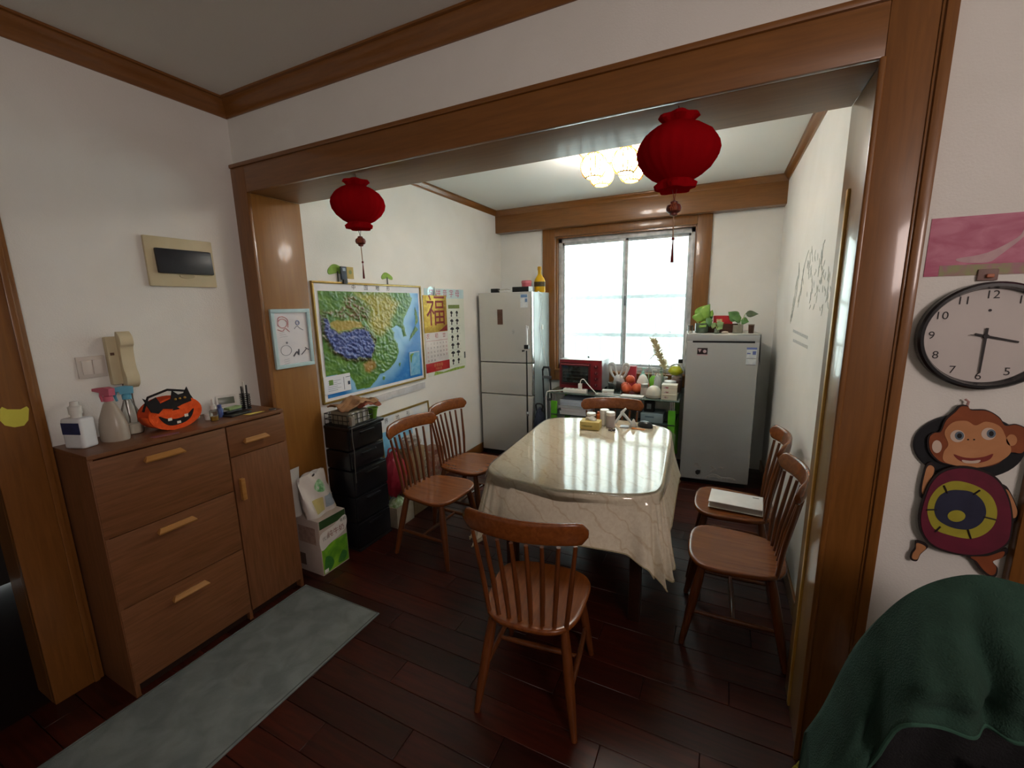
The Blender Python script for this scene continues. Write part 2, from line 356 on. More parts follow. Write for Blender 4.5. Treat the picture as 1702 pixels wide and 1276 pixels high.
# ------------------------------------------------------------------ dining chairs
CH = wood('chair_wood', '#83481f', '#6a3814', 'y', .26, .22, scale=4, rand=.06)
CHZ = wood('chair_turned_wood', '#6e3a18', '#582e10', 'z', .3, .2, scale=4, rand=.06)
def seat_outline(q):
    c, s = math.cos(q), math.sin(q); e = 2/3.6
    x = abs(c)**e*(1 if c > 0 else -1); y = abs(s)**e*(1 if s > 0 else -1)
    w = .205+.018*y
    return x*w, .2*y+.012*(1-x*x)*(1 if y < 0 else 1)*y
def make_chair():
    t = thing('dining_chair', '', 'chair', group='wooden dining chairs around the table')
    mb = MB(); n = 48; rings = [(.001, .427), (.3, .4265), (.55, .4275), (.75, .4295), (.9, .432), (.965, .4335), (.99, .431), (1, .425), (.99, .415), (.95, .405), (.8, .402), (.001, .402)]
    vs = []; fs = []
    for s, z in rings:
        for k in range(n):
            x, y = seat_outline(2*PI*k/n); vs.append((x*s, y*s, z))
    for i in range(len(rings)-1):
        for k in range(n):
            l = (k+1) % n; fs.append([i*n+k, (i+1)*n+k, (i+1)*n+l, i*n+l])
    mb.add(vs, [f[::-1] for f in fs]).build('seat', CH, t, True, 50)
    top = lambda sx, sy: Vector((sx*.145, sy*.14, .408)); bot = lambda sx, sy: Vector((sx*.2, sy*.215-.003, 0))
    P = lambda sx, sy, f: top(sx, sy).lerp(bot(sx, sy), f)
    for sx in (-1, 1):
        for sy in (-1, 1):
            MB().tube([P(sx, sy, f) for f in (0, .2, .45, .6, .85, 1)], [.0165, .0205, .021, .02, .0155, .0125], 12).build('leg', CHZ, t, True)
    for sx in (-1, 1):
        a, b = P(sx, 1, .58), P(sx, -1, .58); MB().tube([a, a.lerp(b, .3), a.lerp(b, .5), a.lerp(b, .7), b], [.008, .0115, .0125, .0115, .008], 10).build('stretcher', CHZ, t, True)
    a, b = P(-1, 1, .58).lerp(P(-1, -1, .58), .5), P(1, 1, .58).lerp(P(1, -1, .58), .5)
    MB().tube([a, a.lerp(b, .3), a.lerp(b, .7), b], [.008, .012, .012, .008], 10).build('stretcher', CHZ, t, True)
    yr = lambda x, z: -.185-.062*(1-(x/.235)**2)-.10*(z-.82)
    for i in range(8):
        f = i/7*2-1
        b = Vector((f*.155, -.158-.018*(1-f*f), .42)); a = Vector((f*.196, yr(f*.196, .80), .795)); m = b.lerp(a, .4)+Vector((0, .006, 0))
        MB().tube([b, m, a], [.0088, .0105, .0075], 10).build('spindle', CHZ, t, True)
    mb = MB(); nx, prof = 25, 16; vs = []; fs = []
    for i in range(nx):
        f = i/(nx-1)*2-1; x = f*.238; e = math.sqrt(max(.09, 1-((abs(f)-.86)/.14)**2)) if abs(f) > .86 else 1
        h = .044*e; zc = .842+.006*(1-f*f); th = .0125*(.7+.3*e)
        for k in range(prof):
            q = 2*PI*k/prof; cz = abs(math.sin(q))**.5*(1 if math.sin(q) > 0 else -1); cy = abs(math.cos(q))**.7*(1 if math.cos(q) > 0 else -1)
            z = zc+h*cz; vs.append((x, yr(x, z)+th*cy*(1 if cz < .5 else .9), z))
    for i in range(nx-1):
        for k in range(prof): l = (k+1) % prof; fs.append([i*prof+k, i*prof+l, (i+1)*prof+l, (i+1)*prof+k])
    fs += [[k for k in range(prof)][::-1], [(nx-1)*prof+k for k in range(prof)]]
    mb.add(vs, fs).build('top_rail', CH, t, True, 55)
    return t
ch0 = make_chair()
D2 = math.radians
spots = [((1.828, -.088, 0), D2(7), 'brown wooden spindle-back chair nearest the camera, at the near end of the table'),
         ((.815, .61, 0), D2(-93), 'brown wooden spindle-back chair on the left beside the black drawer tower'),
         ((.765, 1.105, 0), D2(-92), 'brown wooden spindle-back chair on the left, the one nearer the tall refrigerator'),
         ((2.585, .60, 0), D2(91), 'brown wooden spindle-back chair on the right with an empty seat, by the opening'),
         ((2.585, 1.14, 0), D2(89), 'brown wooden spindle-back chair on the right with a white book on its seat'),
         ((1.775, 1.49, 0), D2(194), 'brown wooden spindle-back chair behind the table, only its top rail showing over the things')]
for i, (loc, rz, lab) in enumerate(spots):
    c = ch0 if i == 0 else dup(ch0)
    c.location = loc; c.rotation_euler = (0, 0, rz); c['label'] = lab
# white book on the far right chair
bk = thing('book', 'thick white hardcover book lying on the far right chair seat', 'book', (2.60, 1.11, .436), D2(-4))
MB().box(-.14, .14, -.095, .095, .034, .038, r=.001).box(-.14, .14, -.095, .095, 0, .004, r=.001).box(.136, .14, -.095, .095, 0, .038, r=.001).build('cover', M('book_white', '#eeeeec', .4, c2='#e6e6e4', scale=8), bk, True)
MB().box(-.135, .137, -.09, .09, .004, .034).build('pages', M('paper_edge', '#b9b8b4', .8, c2='#a3a29e', scale=30, stretch=(.2, .2, 30)), bk, True)
MB().box(.085, .118, .058, .066, .0378, .0384).build('print', M('grey_print', '#77777a', .6), bk, True)

# ------------------------------------------------------------------ dining table, cloth and clear cover
TC, TR = Vector((1.775, .885, 0)), D2(3.4)
def t_out(q, grow=0):
    """barrel shaped table outline, local"""
    c, s = math.cos(q), math.sin(q)
    e = 2/12; x = abs(c)**e*(1 if c > 0 else -1)*.452; y = abs(s)**e*(1 if s > 0 else -1)
    y = y*(.55+.125*(1-(x/.452)**2))
    k = math.hypot(x, y); return Vector((x*(1+grow/k), y*(1+grow/k), 0))
dt = thing('dining_table', 'dark wooden dining table under a cream cloth', 'table', TC, TR)
TBL = wood('table_wood', '#3b2015', '#2a150d', 'y', .3, .3)
n = 72
MB().prism([(t_out(2*PI*k/n).x, t_out(2*PI*k/n).y) for k in range(n)], .725, .755, FZ(0)).build('tabletop', TBL, dt, True)
MB().box(-.36, .36, -.46, -.43, .64, .725).box(-.36, .36, .43, .46, .64, .725).box(-.36, -.33, -.46, .46, .64, .725).box(.33, .36, -.46, .46, .64, .725).build('apron', TBL, dt, True)
for sx in (-1, 1):
    for sy in (-1, 1): MB().cbox((sx*.34, sy*.44, .36), (.06, .06, .72), .01).build('leg', TBL, dt, True)
cm = M('cream_cloth', '#e4dcc8', .75, c2='#dad0ba', scale=60, bump=.15, bscale=400)
nt = cm.node_tree; b_ = nt.nodes['Principled BSDF']           # woven zig-zag lines of the cloth
tcn = nt.nodes.new('ShaderNodeTexCoord'); wv = nt.nodes.new('ShaderNodeTexWave'); wv.inputs['Scale'].default_value = 4.2; wv.inputs['Distortion'].default_value = 3.5; wv.inputs['Detail'].default_value = 1.5; wv.inputs['Detail Scale'].default_value = 3; wv.bands_direction = 'DIAGONAL'
rp = nt.nodes.new('ShaderNodeValToRGB'); rp.color_ramp.elements[0].position = .0; rp.color_ramp.elements[0].color = (.86, .80, .72, 1); rp.color_ramp.elements[1].position = .04; rp.color_ramp.elements[1].color = (1, 1, 1, 1)
mu = nt.nodes.new('ShaderNodeMix'); mu.data_type = 'RGBA'; mu.blend_type = 'MULTIPLY'; mu.inputs[0].default_value = 1
old = b_.inputs['Base Color'].links[0].from_socket
nt.links.new(tcn.outputs['Object'], wv.inputs['Vector']); nt.links.new(wv.outputs['Fac'], rp.inputs[0]); nt.links.new(old, mu.inputs[6]); nt.links.new(rp.outputs[0], mu.inputs[7]); nt.links.new(mu.outputs[2], b_.inputs['Base Color'])
def cloth_mesh(z0, hang, wave, grow, nh=14, n=240):
    vs = [(0, 0, z0)]; fs = []
    rings = []
    for g in (.35, .7, .9, .97): rings.append([(t_out(2*PI*k/n)*g, z0) for k in range(n)])
    for a in (0, 30, 60, 85):
        a = math.radians(a); rings.append([(t_out(2*PI*k/n, grow+.012*math.sin(a)), z0-.012*(1-math.cos(a))) for k in range(n)])
    for j in range(1, nh+1):
        f = j/nh; r = []
        for k in range(n):
            q = 2*PI*k/n; p = t_out(q, grow+.012); H = hang(q); out, dz = wave(q, f, H)
            r.append((t_out(q, grow+.012+out), z0-.012-H*f+dz))
        rings.append(r)
    for r in rings: vs += [(p.x, p.y, z) for p, z in r]
    for k in range(n): fs.append([0, 1+k, 1+(k+1) % n])
    for i in range(len(rings)-1):
        for k in range(n): l = (k+1) % n; fs.append([1+i*n+k, 1+(i+1)*n+k, 1+(i+1)*n+l, 1+i*n+l])
    return MB().add(vs, fs)
def cornerness(q):
    p = t_out(q); return min(1, abs(p.x)/.452)**3*min(1, abs(p.y)/.55)**3
def hang_cloth(q):
    p = t_out(q); front = max(0, -p.y/.6)
    base = .215 if abs(p.x) < .44 else .24
    return base+.27*cornerness(q)**1.6
def wave_cloth(q, f, H):
    c = cornerness(q); out = f*(.035+.075*c)+f*f*.016*math.sin(q*19+.6)*(1+c)+f*.012*math.sin(q*31)
    return out, .008*f*math.sin(q*23)
tcl = thing('tablecloth', 'cream patterned cloth draped over the dining table', 'tablecloth', TC, TR)
cloth_mesh(.760, hang_cloth, wave_cloth, 0).build('cloth', cm, tcl, True, 70)
hem = []
for k in range(300):
    q = 2*PI*k/300; H = hang_cloth(q); out, dz = wave_cloth(q, 1, H); p = t_out(q, .012+out); hem.append((p.x, p.y, .760-.012-H+dz))
MB().tube(hem, .0035, 6, closed=True).build('hem', M('cloth_hem', '#b6a98b', .8, c2='#a89b7e', scale=80), tcl, True)
pv = glassy('clear_vinyl', (.99, .99, .985), .07, 1.0, 1.66, bump=.05, bscale=9)
tco = thing('clear_table_cover', 'glossy clear vinyl sheet laid over the tablecloth', 'table cover', TC, TR)
cloth_mesh(.7635, lambda q: .014+.03*max(0, math.sin(-q))*(1+.6*math.sin(2*q+.5)), lambda q, f, H: (.004+f*.012*(1+math.sin(q*5)), 0), .004, 5, 160).build('sheet', pv, tco, True, 70)

# ------------------------------------------------------------------ tall three-door refrigerator on the left
steel = M('brushed_steel', '#cbcbc6', .34, metal=.3, c2='#bfbfba', scale=30, stretch=(1, 1, 40), contrast=(.2, .8))
sside = M('fridge_side_grey', '#98a3a3', .38, metal=.1, coat=.15)
dark = M('dark_plastic', '#1b1b1c', .5, c2='#151516', scale=20)
fr = thing('refrigerator', 'tall silver three-door refrigerator standing against the left wall', 'refrigerator', (.143, 2.38, 0), .045)
fw, fd, fh = .60, .56, 1.757
MB().box(.004, fw-.004, .06, fd, .03, fh, r=.006).build('cabinet', sside, fr, True)
MB().box(.0, fw, .05, .062, .06, fh-.01).build('gasket', dark, fr, True)
MB().box(.03, fw-.03, .02, .1, 0, .05).build('base_grille', dark, fr, True)
for z0, z1 in ((.055, .683), (.693, 1.027), (1.037, fh)):
    d = MB().box(0, fw, 0, .055, z0, z1, r=.006, seg=3).build('door', steel, fr, True)
    MB().box(fw-.012, fw+.0015, -.0015, .05, z0+.002, z1-.002, r=.004).build('edge_trim', M('chrome_edge', '#cfd2d2', .18, metal=.8), d, True)
MB().box(.215, .275, -.003, 0, 1.43, 1.585, r=.001).build('handle_badge', M('copper_badge', '#6e5247', .3, metal=.4, c2='#5c443b', scale=9, stretch=(1, 1, 4)), fr, True)
MB().prism(circ(.39, 1.355, .016, 20, .024), 0, .002, lambda a, b, d: Vector((a, -d, b))).build('sticker', M('pale_sticker', '#c9cbc8', .5, c2='#a4a7a3', scale=60), fr, True)
en = MB().box(.475, .555, -.0015, 0, 1.60, 1.735).build('energy_label', M('label_white', '#dde3e6', .6, c2='#c5cfd6', scale=25), fr, True)
MB().box(.48, .55, -.002, -.0014, 1.70, 1.73).box(.525, .55, -.002, -.0014, 1.655, 1.69).build('label_print', M('label_blue', '#6f8fb8', .6, c2='#5d7ca6', scale=30), en, True)
FRM = Matrix.Translation((.143, 2.38, 0)) @ Matrix.Rotation(.045, 4, 'Z')
def on_fridge(x, y): p = FRM @ Vector((x, y, fh)); return p
def local_thing(name, label, cat, p, rz=0, group=None): return thing(name, label, cat, p, rz, group)
t = local_thing('adapter_box', 'flat black box at the front edge of the tall refrigerator top, left', 'box', on_fridge(.165, .07), .05)
MB().box(-.04, .04, -.03, .03, 0, .042, r=.004).build('body', dark, t, True)
MB().tube([(.04, 0, .02), (.08, .02, .03), (.12, .03, .035), (.16, .06, .02)], .004, 8).build('cable', M('cable_beige', '#c9c2b0', .6, c2='#bdb6a4', scale=20), t, True)
t = local_thing('router', 'black router with flat top on the tall refrigerator, right', 'router', on_fridge(.46, .10), .05)
MB().box(-.09, .09, -.06, .06, 0, .052, r=.005).build('body', dark, t, True)
MB().box(.088, .093, -.06, .06, 0, .054, r=.002).build('end_cap', M('router_grey', '#b9bcbd', .5), t, True)
t = local_thing('extension_socket', 'white extension socket lying on the tall refrigerator top', 'socket', on_fridge(.30, .05), .03)
MB().box(-.07, .07, -.022, .022, 0, .022, r=.006).build('body', M('white_plastic', '#e4e4df', .4, c2='#dddcd6', scale=12), t, True)
for k in (-1, 0, 1): MB().box(k*.04-.012, k*.04+.012, -.01, .01, .022, .0235).build('outlet', M('socket_grey', '#8b8b88', .6), t, True)
t = local_thing('pink_tub', 'small pink tub behind the router on the refrigerator', 'tub', on_fridge(.44, .27))
MB().lathe([(.048, 0), (.052, .09), (.054, .092), (.054, .118), (.048, .124), (.001, .124)], seg=24).build('tub', M('pink_plastic', '#c4606a', .45, c2='#b9545f', scale=10), t, True)
MB().lathe([(.0555, .1), (.0565, .105), (.0565, .11), (.0555, .113)], seg=24, cap=False).build('rim', M('pink_rim', '#d37c84', .45), t, True)
t = local_thing('yellow_bottle', 'yellow shouldered bottle with a dark label on the refrigerator top', 'bottle', on_fridge(.555, .36))
MB().lathe([(.058, 0), (.062, .01), (.062, .11), (.052, .14), (.028, .175), (.02, .19), (.019, .225), (.021, .228), (.021, .235)], seg=24, sy=.7).build('bottle', M('yellow_bottle', '#d3a70a', .35, c2='#c79b05', scale=8), t, True)
MB().lathe([(.0625, .06), (.063, .065), (.063, .105), (.0625, .11)], seg=24, sy=.7).build('label', M('dark_label', '#3c3420', .6, c2='#5d4f2b', scale=40), t, True)
MB().lathe([(.022, .232), (.022, .262), (.018, .268), (.001, .268)], seg=18).build('cap', M('yellow_cap', '#b98a10', .4), t, True)
# white wires hanging down the refrigerator side
wr = M('white_cable', '#d6d8d6', .5, c2='#c8cac8', scale=30)
px = lambda y, z, o=.006: FRM @ Vector((fw+o, y, z))
t = thing('hanging_cable', 'thin white cable hanging down the refrigerator side', 'cable', px(.2, 1.76))
MB().tube(spline([tuple(px(y, z)) for y, z in ((.16, 1.762), (.22, 1.74), (.26, 1.6), (.21, 1.4), (.24, 1.2), (.2, 1.05), (.18, .98))], 6, False), .0035, 6).build('cord', wr, t)
t = thing('charger_cable', 'white cable with a small plug reaching from the refrigerator side to the desk', 'cable', px(.3, 1.3))
MB().tube(spline([tuple(px(.26, 1.74)), tuple(px(.31, 1.6)), tuple(px(.27, 1.4)), tuple(px(.3, 1.25)), tuple(px(.36, 1.05, .01)), tuple(px(.42, .9, .02)), tuple(px(.45, .75, .04)), tuple(px(.40, .6, .06)), tuple(px(.42, .45, .05))], 6, False), .0038, 6).build('cord', wr, t)
MB().cbox(px(.27, 1.39, .012), (.018, .024, .05), .004).build('plug', M('white_plastic'), t)

# ------------------------------------------------------------------ upright freezer on the right
gz = thing('freezer', 'grey single-door upright freezer standing at the back right', 'freezer', (2.203, 2.40, 0), .075)
gw, gd, gh = .552, .545, 1.346
fz = M('freezer_grey', '#b8baba', .34, metal=.3, c2='#aeb0b0', scale=30, stretch=(1, 1, 40), contrast=(.2, .8))
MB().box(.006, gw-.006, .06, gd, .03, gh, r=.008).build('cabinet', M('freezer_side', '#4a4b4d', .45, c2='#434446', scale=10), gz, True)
MB().box(.02, gw-.02, .03, .1, 0, .04).build('base', dark, gz, True)
dr = MB().box(0, gw, 0, .058, .045, gh-.055, r=.006, seg=3).build('door', fz, gz, True)
MB().box(0, gw, .004, .058, gh-.055, gh, r=.005).build('top_trim', M('freezer_trim', '#b4b7b9', .35, metal=.4), gz, True)
MB().box(.045, gw-.035, -.001, .012, gh-.066, gh-.05, r=.002).build('handle_recess', dark, gz, True)
lb = MB().box(.46, .535, -.0015, 0, 1.10, 1.245).build('energy_label', M('label_white'), dr, True)
fl_ = lambda a, b, d: Vector((a, -.0015-d, b))
MB().prism(rect(.46, .535, 1.228, 1.245), 0, .0006, fl_).prism(rect(.505, .53, 1.185, 1.215), 0, .0006, fl_).prism(rect(.465, .49, 1.19, 1.2), 0, .0006, fl_).build('label_print', M('label_blue2', '#5a6bb0', .6, c2='#6d7cba', scale=30), dr, True)
MB().prism(rect(.462, .533, 1.152, 1.156), 0, .0006, fl_).prism(rect(.462, .533, 1.098, 1.103), 0, .0006, fl_).build('label_rule', M('label_grey', '#6d7076', .6), dr, True)
mg = MB().box(.085, .165, -.003, 0, 1.18, 1.235, r=.001).build('magnet', M('magnet_black', '#241a1e', .4, c2='#3a262c', scale=40), dr, True)
MB().prism([(.09, 1.225), (.118, 1.225), (.104, 1.195)], .0016, .0022, fl_).prism(circ(.143, 1.206, .014, 10), .0016, .0022, fl_).box(.082, .168, -.002, 0, 1.17, 1.18).build('magnet_print', M('magnet_pink', '#cdb4b8', .5, c2='#b9989e', scale=30), dr, True)
wm = M('decal_white', '#b9b5b2', .6, c2='#a19c99', scale=30)
g = lambda pts: [(.0+x, z) for x, z in pts]
def on_door(u, v):      # photo point -> (a, b) on the freezer door plane
    m = Matrix.Translation((2.203, 2.40, 0)) @ Matrix.Rotation(.075, 4, 'Z'); mi = m.inverted()
    d = _f+_R*((u-851)/FPX)+_U*((638-v)/FPX); o = mi @ CAM; dd = mi.to_3x3() @ d; tt = -o.y/dd.y; p = o+dd*tt; return (p.x, p.z)
z6 = lambda x, y: on_door(1120+x/12.157, 740+y/12.157)
dc = MB()
dc.prism([z6(*p) for p in ((400, 365), (470, 345), (560, 430), (535, 480), (400, 410))], 0, .0008, fl_)
dc.prism([z6(*p) for p in ((425, 590), (470, 615), (530, 620), (520, 635), (430, 612))], 0, .0008, fl_)
for pts in (((735, 405), (770, 420), (810, 460), (880, 480), (840, 500), (760, 460)), ((720, 530), (800, 490), (870, 500), (790, 540)), ((915, 445), (960, 435), (995, 465), (960, 480)), ((625, 640), (700, 600), (790, 570), (860, 590), (960, 640), (965, 690), (880, 680), (830, 640), (760, 640), (700, 660), (640, 680)), ((980, 640), (1080, 655), (1050, 690), (975, 660)), ((1090, 640), (1170, 655), (1250, 700), (1230, 720), (1140, 690), (1080, 670))):
    dc.prism([z6(*p) for p in pts], 0, .0008, fl_)
dc.build('cat_decal', wm, dr, True)
MB().prism([z6(*p) for p in ((430, 520), (470, 490), (535, 500), (525, 560), (480, 590), (440, 570))], 0, .0009, fl_).build('decal_ring', dark, dr, True)
GZM = Matrix.Translation((2.203, 2.40, 0)) @ Matrix.Rotation(.075, 4, 'Z')
# ------------------------------------------------------------------ shoe cabinet on the left wall
WAL = wood('walnut_y', '#7c4f31', '#664021', 'y', .45, .1, scale=6)
WALZ = wood('walnut_z', '#7c4f31', '#664021', 'z', .45, .1, scale=6)
HND = wood('handle_oak', '#a9773d', '#986730', 'y', .4, .1)
CX, C0, C1, CHT = .3076, -.8965, -.074, 1.087
cb = thing('shoe_cabinet', 'walnut shoe cabinet with slanted pale handles against the left wall', 'cabinet', (CX/2, (C0+C1)/2, 0))
MB().box(.002, CX, C0, C1, CHT-.018, CHT, r=.002).build('top', WAL, cb)
MB().box(.002, CX-.002, C0, C0+.018, 0, CHT-.018, r=.002).build('side_panel', WALZ, cb)
MB().box(.002, CX-.002, C1-.018, C1, 0, CHT-.018, r=.002).build('side_panel', WALZ, cb)
CM = at(382, 760, 'x', CX).y
MB().box(.002, CX-.014, CM-.008, CM+.008, 0, CHT-.018).build('divider', WALZ, cb)
MB().box(.002, .012, C0+.018, C1-.018, .05, CHT-.018).build('back_panel', WALZ, cb)
MB().box(.03, CX-.04, C0+.018, C1-.018, .0, .045).build('plinth', M('plinth_dark', '#2c1a10', .6, c2='#241509', scale=8), cb)
MB().box(.012, CX-.02, C0+.018, C1-.018, .045, .06).build('bottom_panel', WAL, cb)
def slant(y0, y1, z, mat, par):       # slanted bar handle with a bevelled lower edge
    mb = MB()
    prof = [(CX, z+.011), (CX+.010, z+.013), (CX+.026, z-.004), (CX+.024, z-.010), (CX+.016, z-.010), (CX, z-.004)]
    n = len(prof); e = .012
    vs = [Vector((a, y0+(e if i in (0, 1) else 0), b)) for i, (a, b) in enumerate(prof)]+[Vector((a, y1-(e if i in (0, 1) else 0), b)) for i, (a, b) in enumerate(prof)]
    mb.add(vs, [list(range(n)), [n+i for i in range(n)][::-1]]+[[i, n+i, n+(i+1) % n, (i+1) % n] for i in range(n)])
    return mb.build('handle', mat, par)
zs = [CHT-.022, at(278, 859, 'x', CX).z, at(298, 966, 'x', CX).z, .055]
hz_ = [at(272, 755, 'x', CX), at(293, 871, 'x', CX), at(316, 980, 'x', CX)]
for i in range(3):
    d = MB().box(CX-.018, CX, C0+.004, CM-.003, zs[i+1]+.002, zs[i]-.002, r=.002).build('flap_door', WAL, cb)
    slant(hz_[i].y-.075, hz_[i].y+.075, hz_[i].z, HND, d)
zd = at(425, 748, 'x', CX).z
d = MB().box(CX-.018, CX, CM+.003, C1-.004, zd+.002, zs[0]-.002, r=.002).build('drawer', WAL, cb)
h = at(424, 727, 'x', CX); slant(h.y-.065, h.y+.065, h.z, HND, d)
d = MB().box(CX-.018, CX, CM+.003, C1-.004, .055, zd-.002, r=.002).build('door', WALZ, cb)
h = at(402, 812, 'x', CX)
MB().cbox((CX+.011, h.y, h.z), (.022, .022, .115), .004, ry=0).build('handle', HND, d)

# ------------------------------------------------------------------ things on the cabinet
def ct(u, v): return at(u, v, 'z', CHT)
wp = M('white_plastic'); navy = M('navy_label', '#22294a', .5, c2='#2d3560', scale=30)
p = Vector((.125, -.842, CHT))
t = thing('lotion_bottle', 'white square lotion bottle with a navy label on the cabinet end', 'bottle', p, D2(20))
MB().box(-.045, .045, -.03, .03, 0, .125, r=.012, seg=3).build('bottle', M('bottle_white', '#dadde0', .4, c2='#d2d5d8', scale=8), t, True)
MB().lathe([(.018, .12), (.017, .14), (.021, .14), (.021, .17), (.014, .174), (.012, .19), (.001, .19)], seg=18).build('cap', M('cap_white', '#d5d3cc', .45), t, True)
MB().box(-.04, .04, -.0308, -.029, .06, .108).box(-.0458, -.044, -.026, .026, .06, .108).build('label', navy, t, True)
def spray(name, label, p, rz, body, cap, tint_name, h=.13, r=.04):
    t = thing(name, label, 'spray bottle', p, rz)
    MB().lathe([(r, 0), (r*1.05, .01), (r*1.03, .05), (r*.9, .085), (r*.45, h), (.012, h+.012), (.012, h+.02)], seg=20, sx=.75).build('bottle', body, t, True)
    MB().lathe([(r*.92, .002), (r*.96, .01), (r*.93, .04), (.001, .042)], seg=20, sx=.75).build('liquid', M(tint_name, '#dcd8c9', .2, c2='#d2cebf', scale=8), t, True)
    MB().lathe([(.015, h+.012), (.015, h+.03), (.01, h+.034)], seg=16).build('collar', cap, t, True)
    MB().prism([(-.022, h+.034), (-.024, h+.06), (.0, h+.066), (.055, h+.06), (.057, h+.05), (.02, h+.045), (.018, h+.034)], -.011, .011, lambda a, b, d: Vector((d, -a, b))).build('head', cap, t, True, 60)
    MB().tube([(0, -.028, h+.048), (0, -.034, h+.03), (0, -.03, h+.008)], [.006, .005, .004], 8).build('trigger', cap, t, True)
    t.scale = (1.12, 1.12, 1.12)
    return t
clr = glassy('clear_plastic', (.93, .94, .92), .12, .8)
spray('spray_bottle', 'clear spray bottle with a pink trigger head on the cabinet', Vector((.13, -.735, CHT)), D2(-75), M('milky_plastic', '#b3aa9c', .3, c2='#a99f91', scale=8), M('pink_trigger', '#c9667c', .35, c2='#bb586f', scale=10), 'spray_liquid', .14, .05)
spray('spray_bottle', 'slim clear spray bottle with a light blue head on the cabinet', Vector((.085, -.655, CHT)), D2(-20), clr, M('blue_trigger', '#64b0cc', .35, c2='#58a3c0', scale=10), 'water', .13, .034)
# jack-o'-lantern felt basket
p = Vector((.155, -.53, CHT)); rz = D2(4)
t = thing('pumpkin_basket', 'orange felt pumpkin basket with a cut-out grin on the cabinet', 'basket', p, rz)
org = M('orange_felt', '#ee5a1c', .9, c2='#e04e12', scale=60, bump=.2, bscale=300); blk = M('black_felt', '#171314', .9, c2='#1f1a1b', scale=60)
RT = lambda a, b, d: Vector((d, a, b))     # face looks to +x locally
MB().prism(circ(0, .055, .083, 40, .056), .026, .032, RT).build('front_panel', org, t, True)
MB().prism(circ(0, .055, .083, 40, .056), -.034, -.028, RT).build('back_panel', M('orange_felt_dark', '#c4471a', .9, c2='#b63f14', scale=60), t, True)
MB().surf(lambda u, v: Vector((-.03+.058*v, .081*math.cos(PI+PI*u), .055+.054*math.sin(PI+PI*u))), 24, 2).build('side_strip', org, t, True, solid=.003)
face = [spline([(-.055, .056), (-.03, .042), (0, .036), (.03, .042), (.055, .06), (.045, .034), (.02, .018), (-.02, .016), (-.042, .03)], 4), [(-.012, .067), (.012, .067), (0, .08)]]
m = MB().prism(face[0], .032, .0332, RT).build('mouth', blk, t, True)
for q in (rect(-.03, -.018, .034, .043), rect(.022, .034, .036, .046), rect(-.004, .008, .019, .027)): MB().prism(q, .0332, .034, RT).build('tooth', M('tooth_white', '#e8ddcf', .8), m, True)
MB().prism(face[1], .032, .0332, RT).build('nose', blk, t, True)
bt = MB().prism([(-.075, .075), (-.092, .125), (-.075, .112), (-.055, .122), (-.045, .098), (-.012, .108), (-.005, .135), (.012, .118), (.03, .12), (.042, .14), (.05, .11), (.05, .088), (.02, .082), (-.01, .072), (-.04, .08), (-.055, .066)], .0325, .036, RT).build('bat_mask', blk, t, True)
for a in (.0, .014, .03): MB().ball((.037, a, .104), .0045, 8, 6).build('bead', M('gold_bead', '#c9a24a', .3, metal=.7), bt, True)
MB().tube([(.0, -.08, .075), (.0, -.06, .12), (0, 0, .135), (0, .06, .12), (0, .08, .075)], .004, 6).build('handle', blk, t, True)
t.scale = (1.35, 1.35, 1.35)
# small things between the pumpkin and the clock
def lab_lathe(name, label, cat, p, parts, rz=0, group=None):
    t = thing(name, label, cat, p, rz, group)
    for nm, prof, mt in parts: MB().lathe(prof, seg=16).build(nm, mt, t, True)
    return t
lab_lathe('toner_bottle', 'white translucent bottle with a pink cap behind the pumpkin basket', 'bottle', Vector((.07, -.392, CHT)), [('bottle', [(.02, 0), (.021, .005), (.021, .055), (.012, .068), (.01, .072)], M('milk_white', '#cfc6bc', .4, c2='#c6bdb3', scale=8)), ('cap', [(.011, .07), (.011, .1), (.001, .102)], M('rose_cap', '#c9a2a0', .4))])
lab_lathe('cream_jar', 'low white cream jar between pumpkin basket and dropper bottle', 'jar', Vector((.155, -.372, CHT)), [('jar', [(.017, 0), (.018, .004), (.018, .018)], wp), ('lid', [(.019, .018), (.019, .028), (.017, .03), (.001, .03)], M('cap_white'))])
lab_lathe('dropper_bottle', 'clear bottle with a white dropper and amber liquid on the cabinet', 'bottle', Vector((.21, -.375, CHT)), [('bottle', [(.018, 0), (.019, .004), (.019, .05), (.011, .06)], clr), ('liquid', [(.0165, .003), (.0165, .022), (.001, .0225)], M('amber', '#a8832e', .2, c2='#9c7826', scale=9)), ('dropper', [(.013, .058), (.013, .078), (.007, .082), (.005, .108), (.001, .112)], M('cap_white'))])
lab_lathe('blue_vial', 'small translucent blue bottle next to the dropper bottle', 'bottle', Vector((.16, -.318, CHT)), [('bottle', [(.014, 0), (.015, .004), (.015, .04), (.008, .05)], M('blue_plastic', '#4a5f9e', .3, c2='#43578f', scale=8)), ('cap', [(.009, .05), (.009, .064), (.001, .066)], M('blue_cap', '#3b4c86', .4))])
t = thing('phone_stand', 'flat black folding stand lying on the cabinet top', 'stand', Vector((.185, -.255, CHT)), D2(10))
MB().box(-.04, .04, -.06, .06, 0, .01, r=.003).build('base', dark, t, True)
MB().cbox((-.02, .0, .018), (.03, .09, .012), .003, ry=D2(-8)).build('arm', dark, t, True)
t = thing('note_pad', 'small green note pad on the black stand', 'note pad', Vector((.155, -.25, CHT+.026)), D2(8))
MB().box(-.02, .02, -.035, .035, 0, .012, r=.001).build('pages', M('green_pad', '#8aa06a', .7, c2='#7c935c', scale=14), t, True)
MB().box(-.02, .02, -.035, .035, .012, .0128).build('cover', M('green_pad_cover', '#93a974', .6), t, True)
t = thing('desk_timer', 'white digital timer with a grey screen standing at the cabinet back', 'timer', Vector((.06, -.225, CHT)), D2(-22))
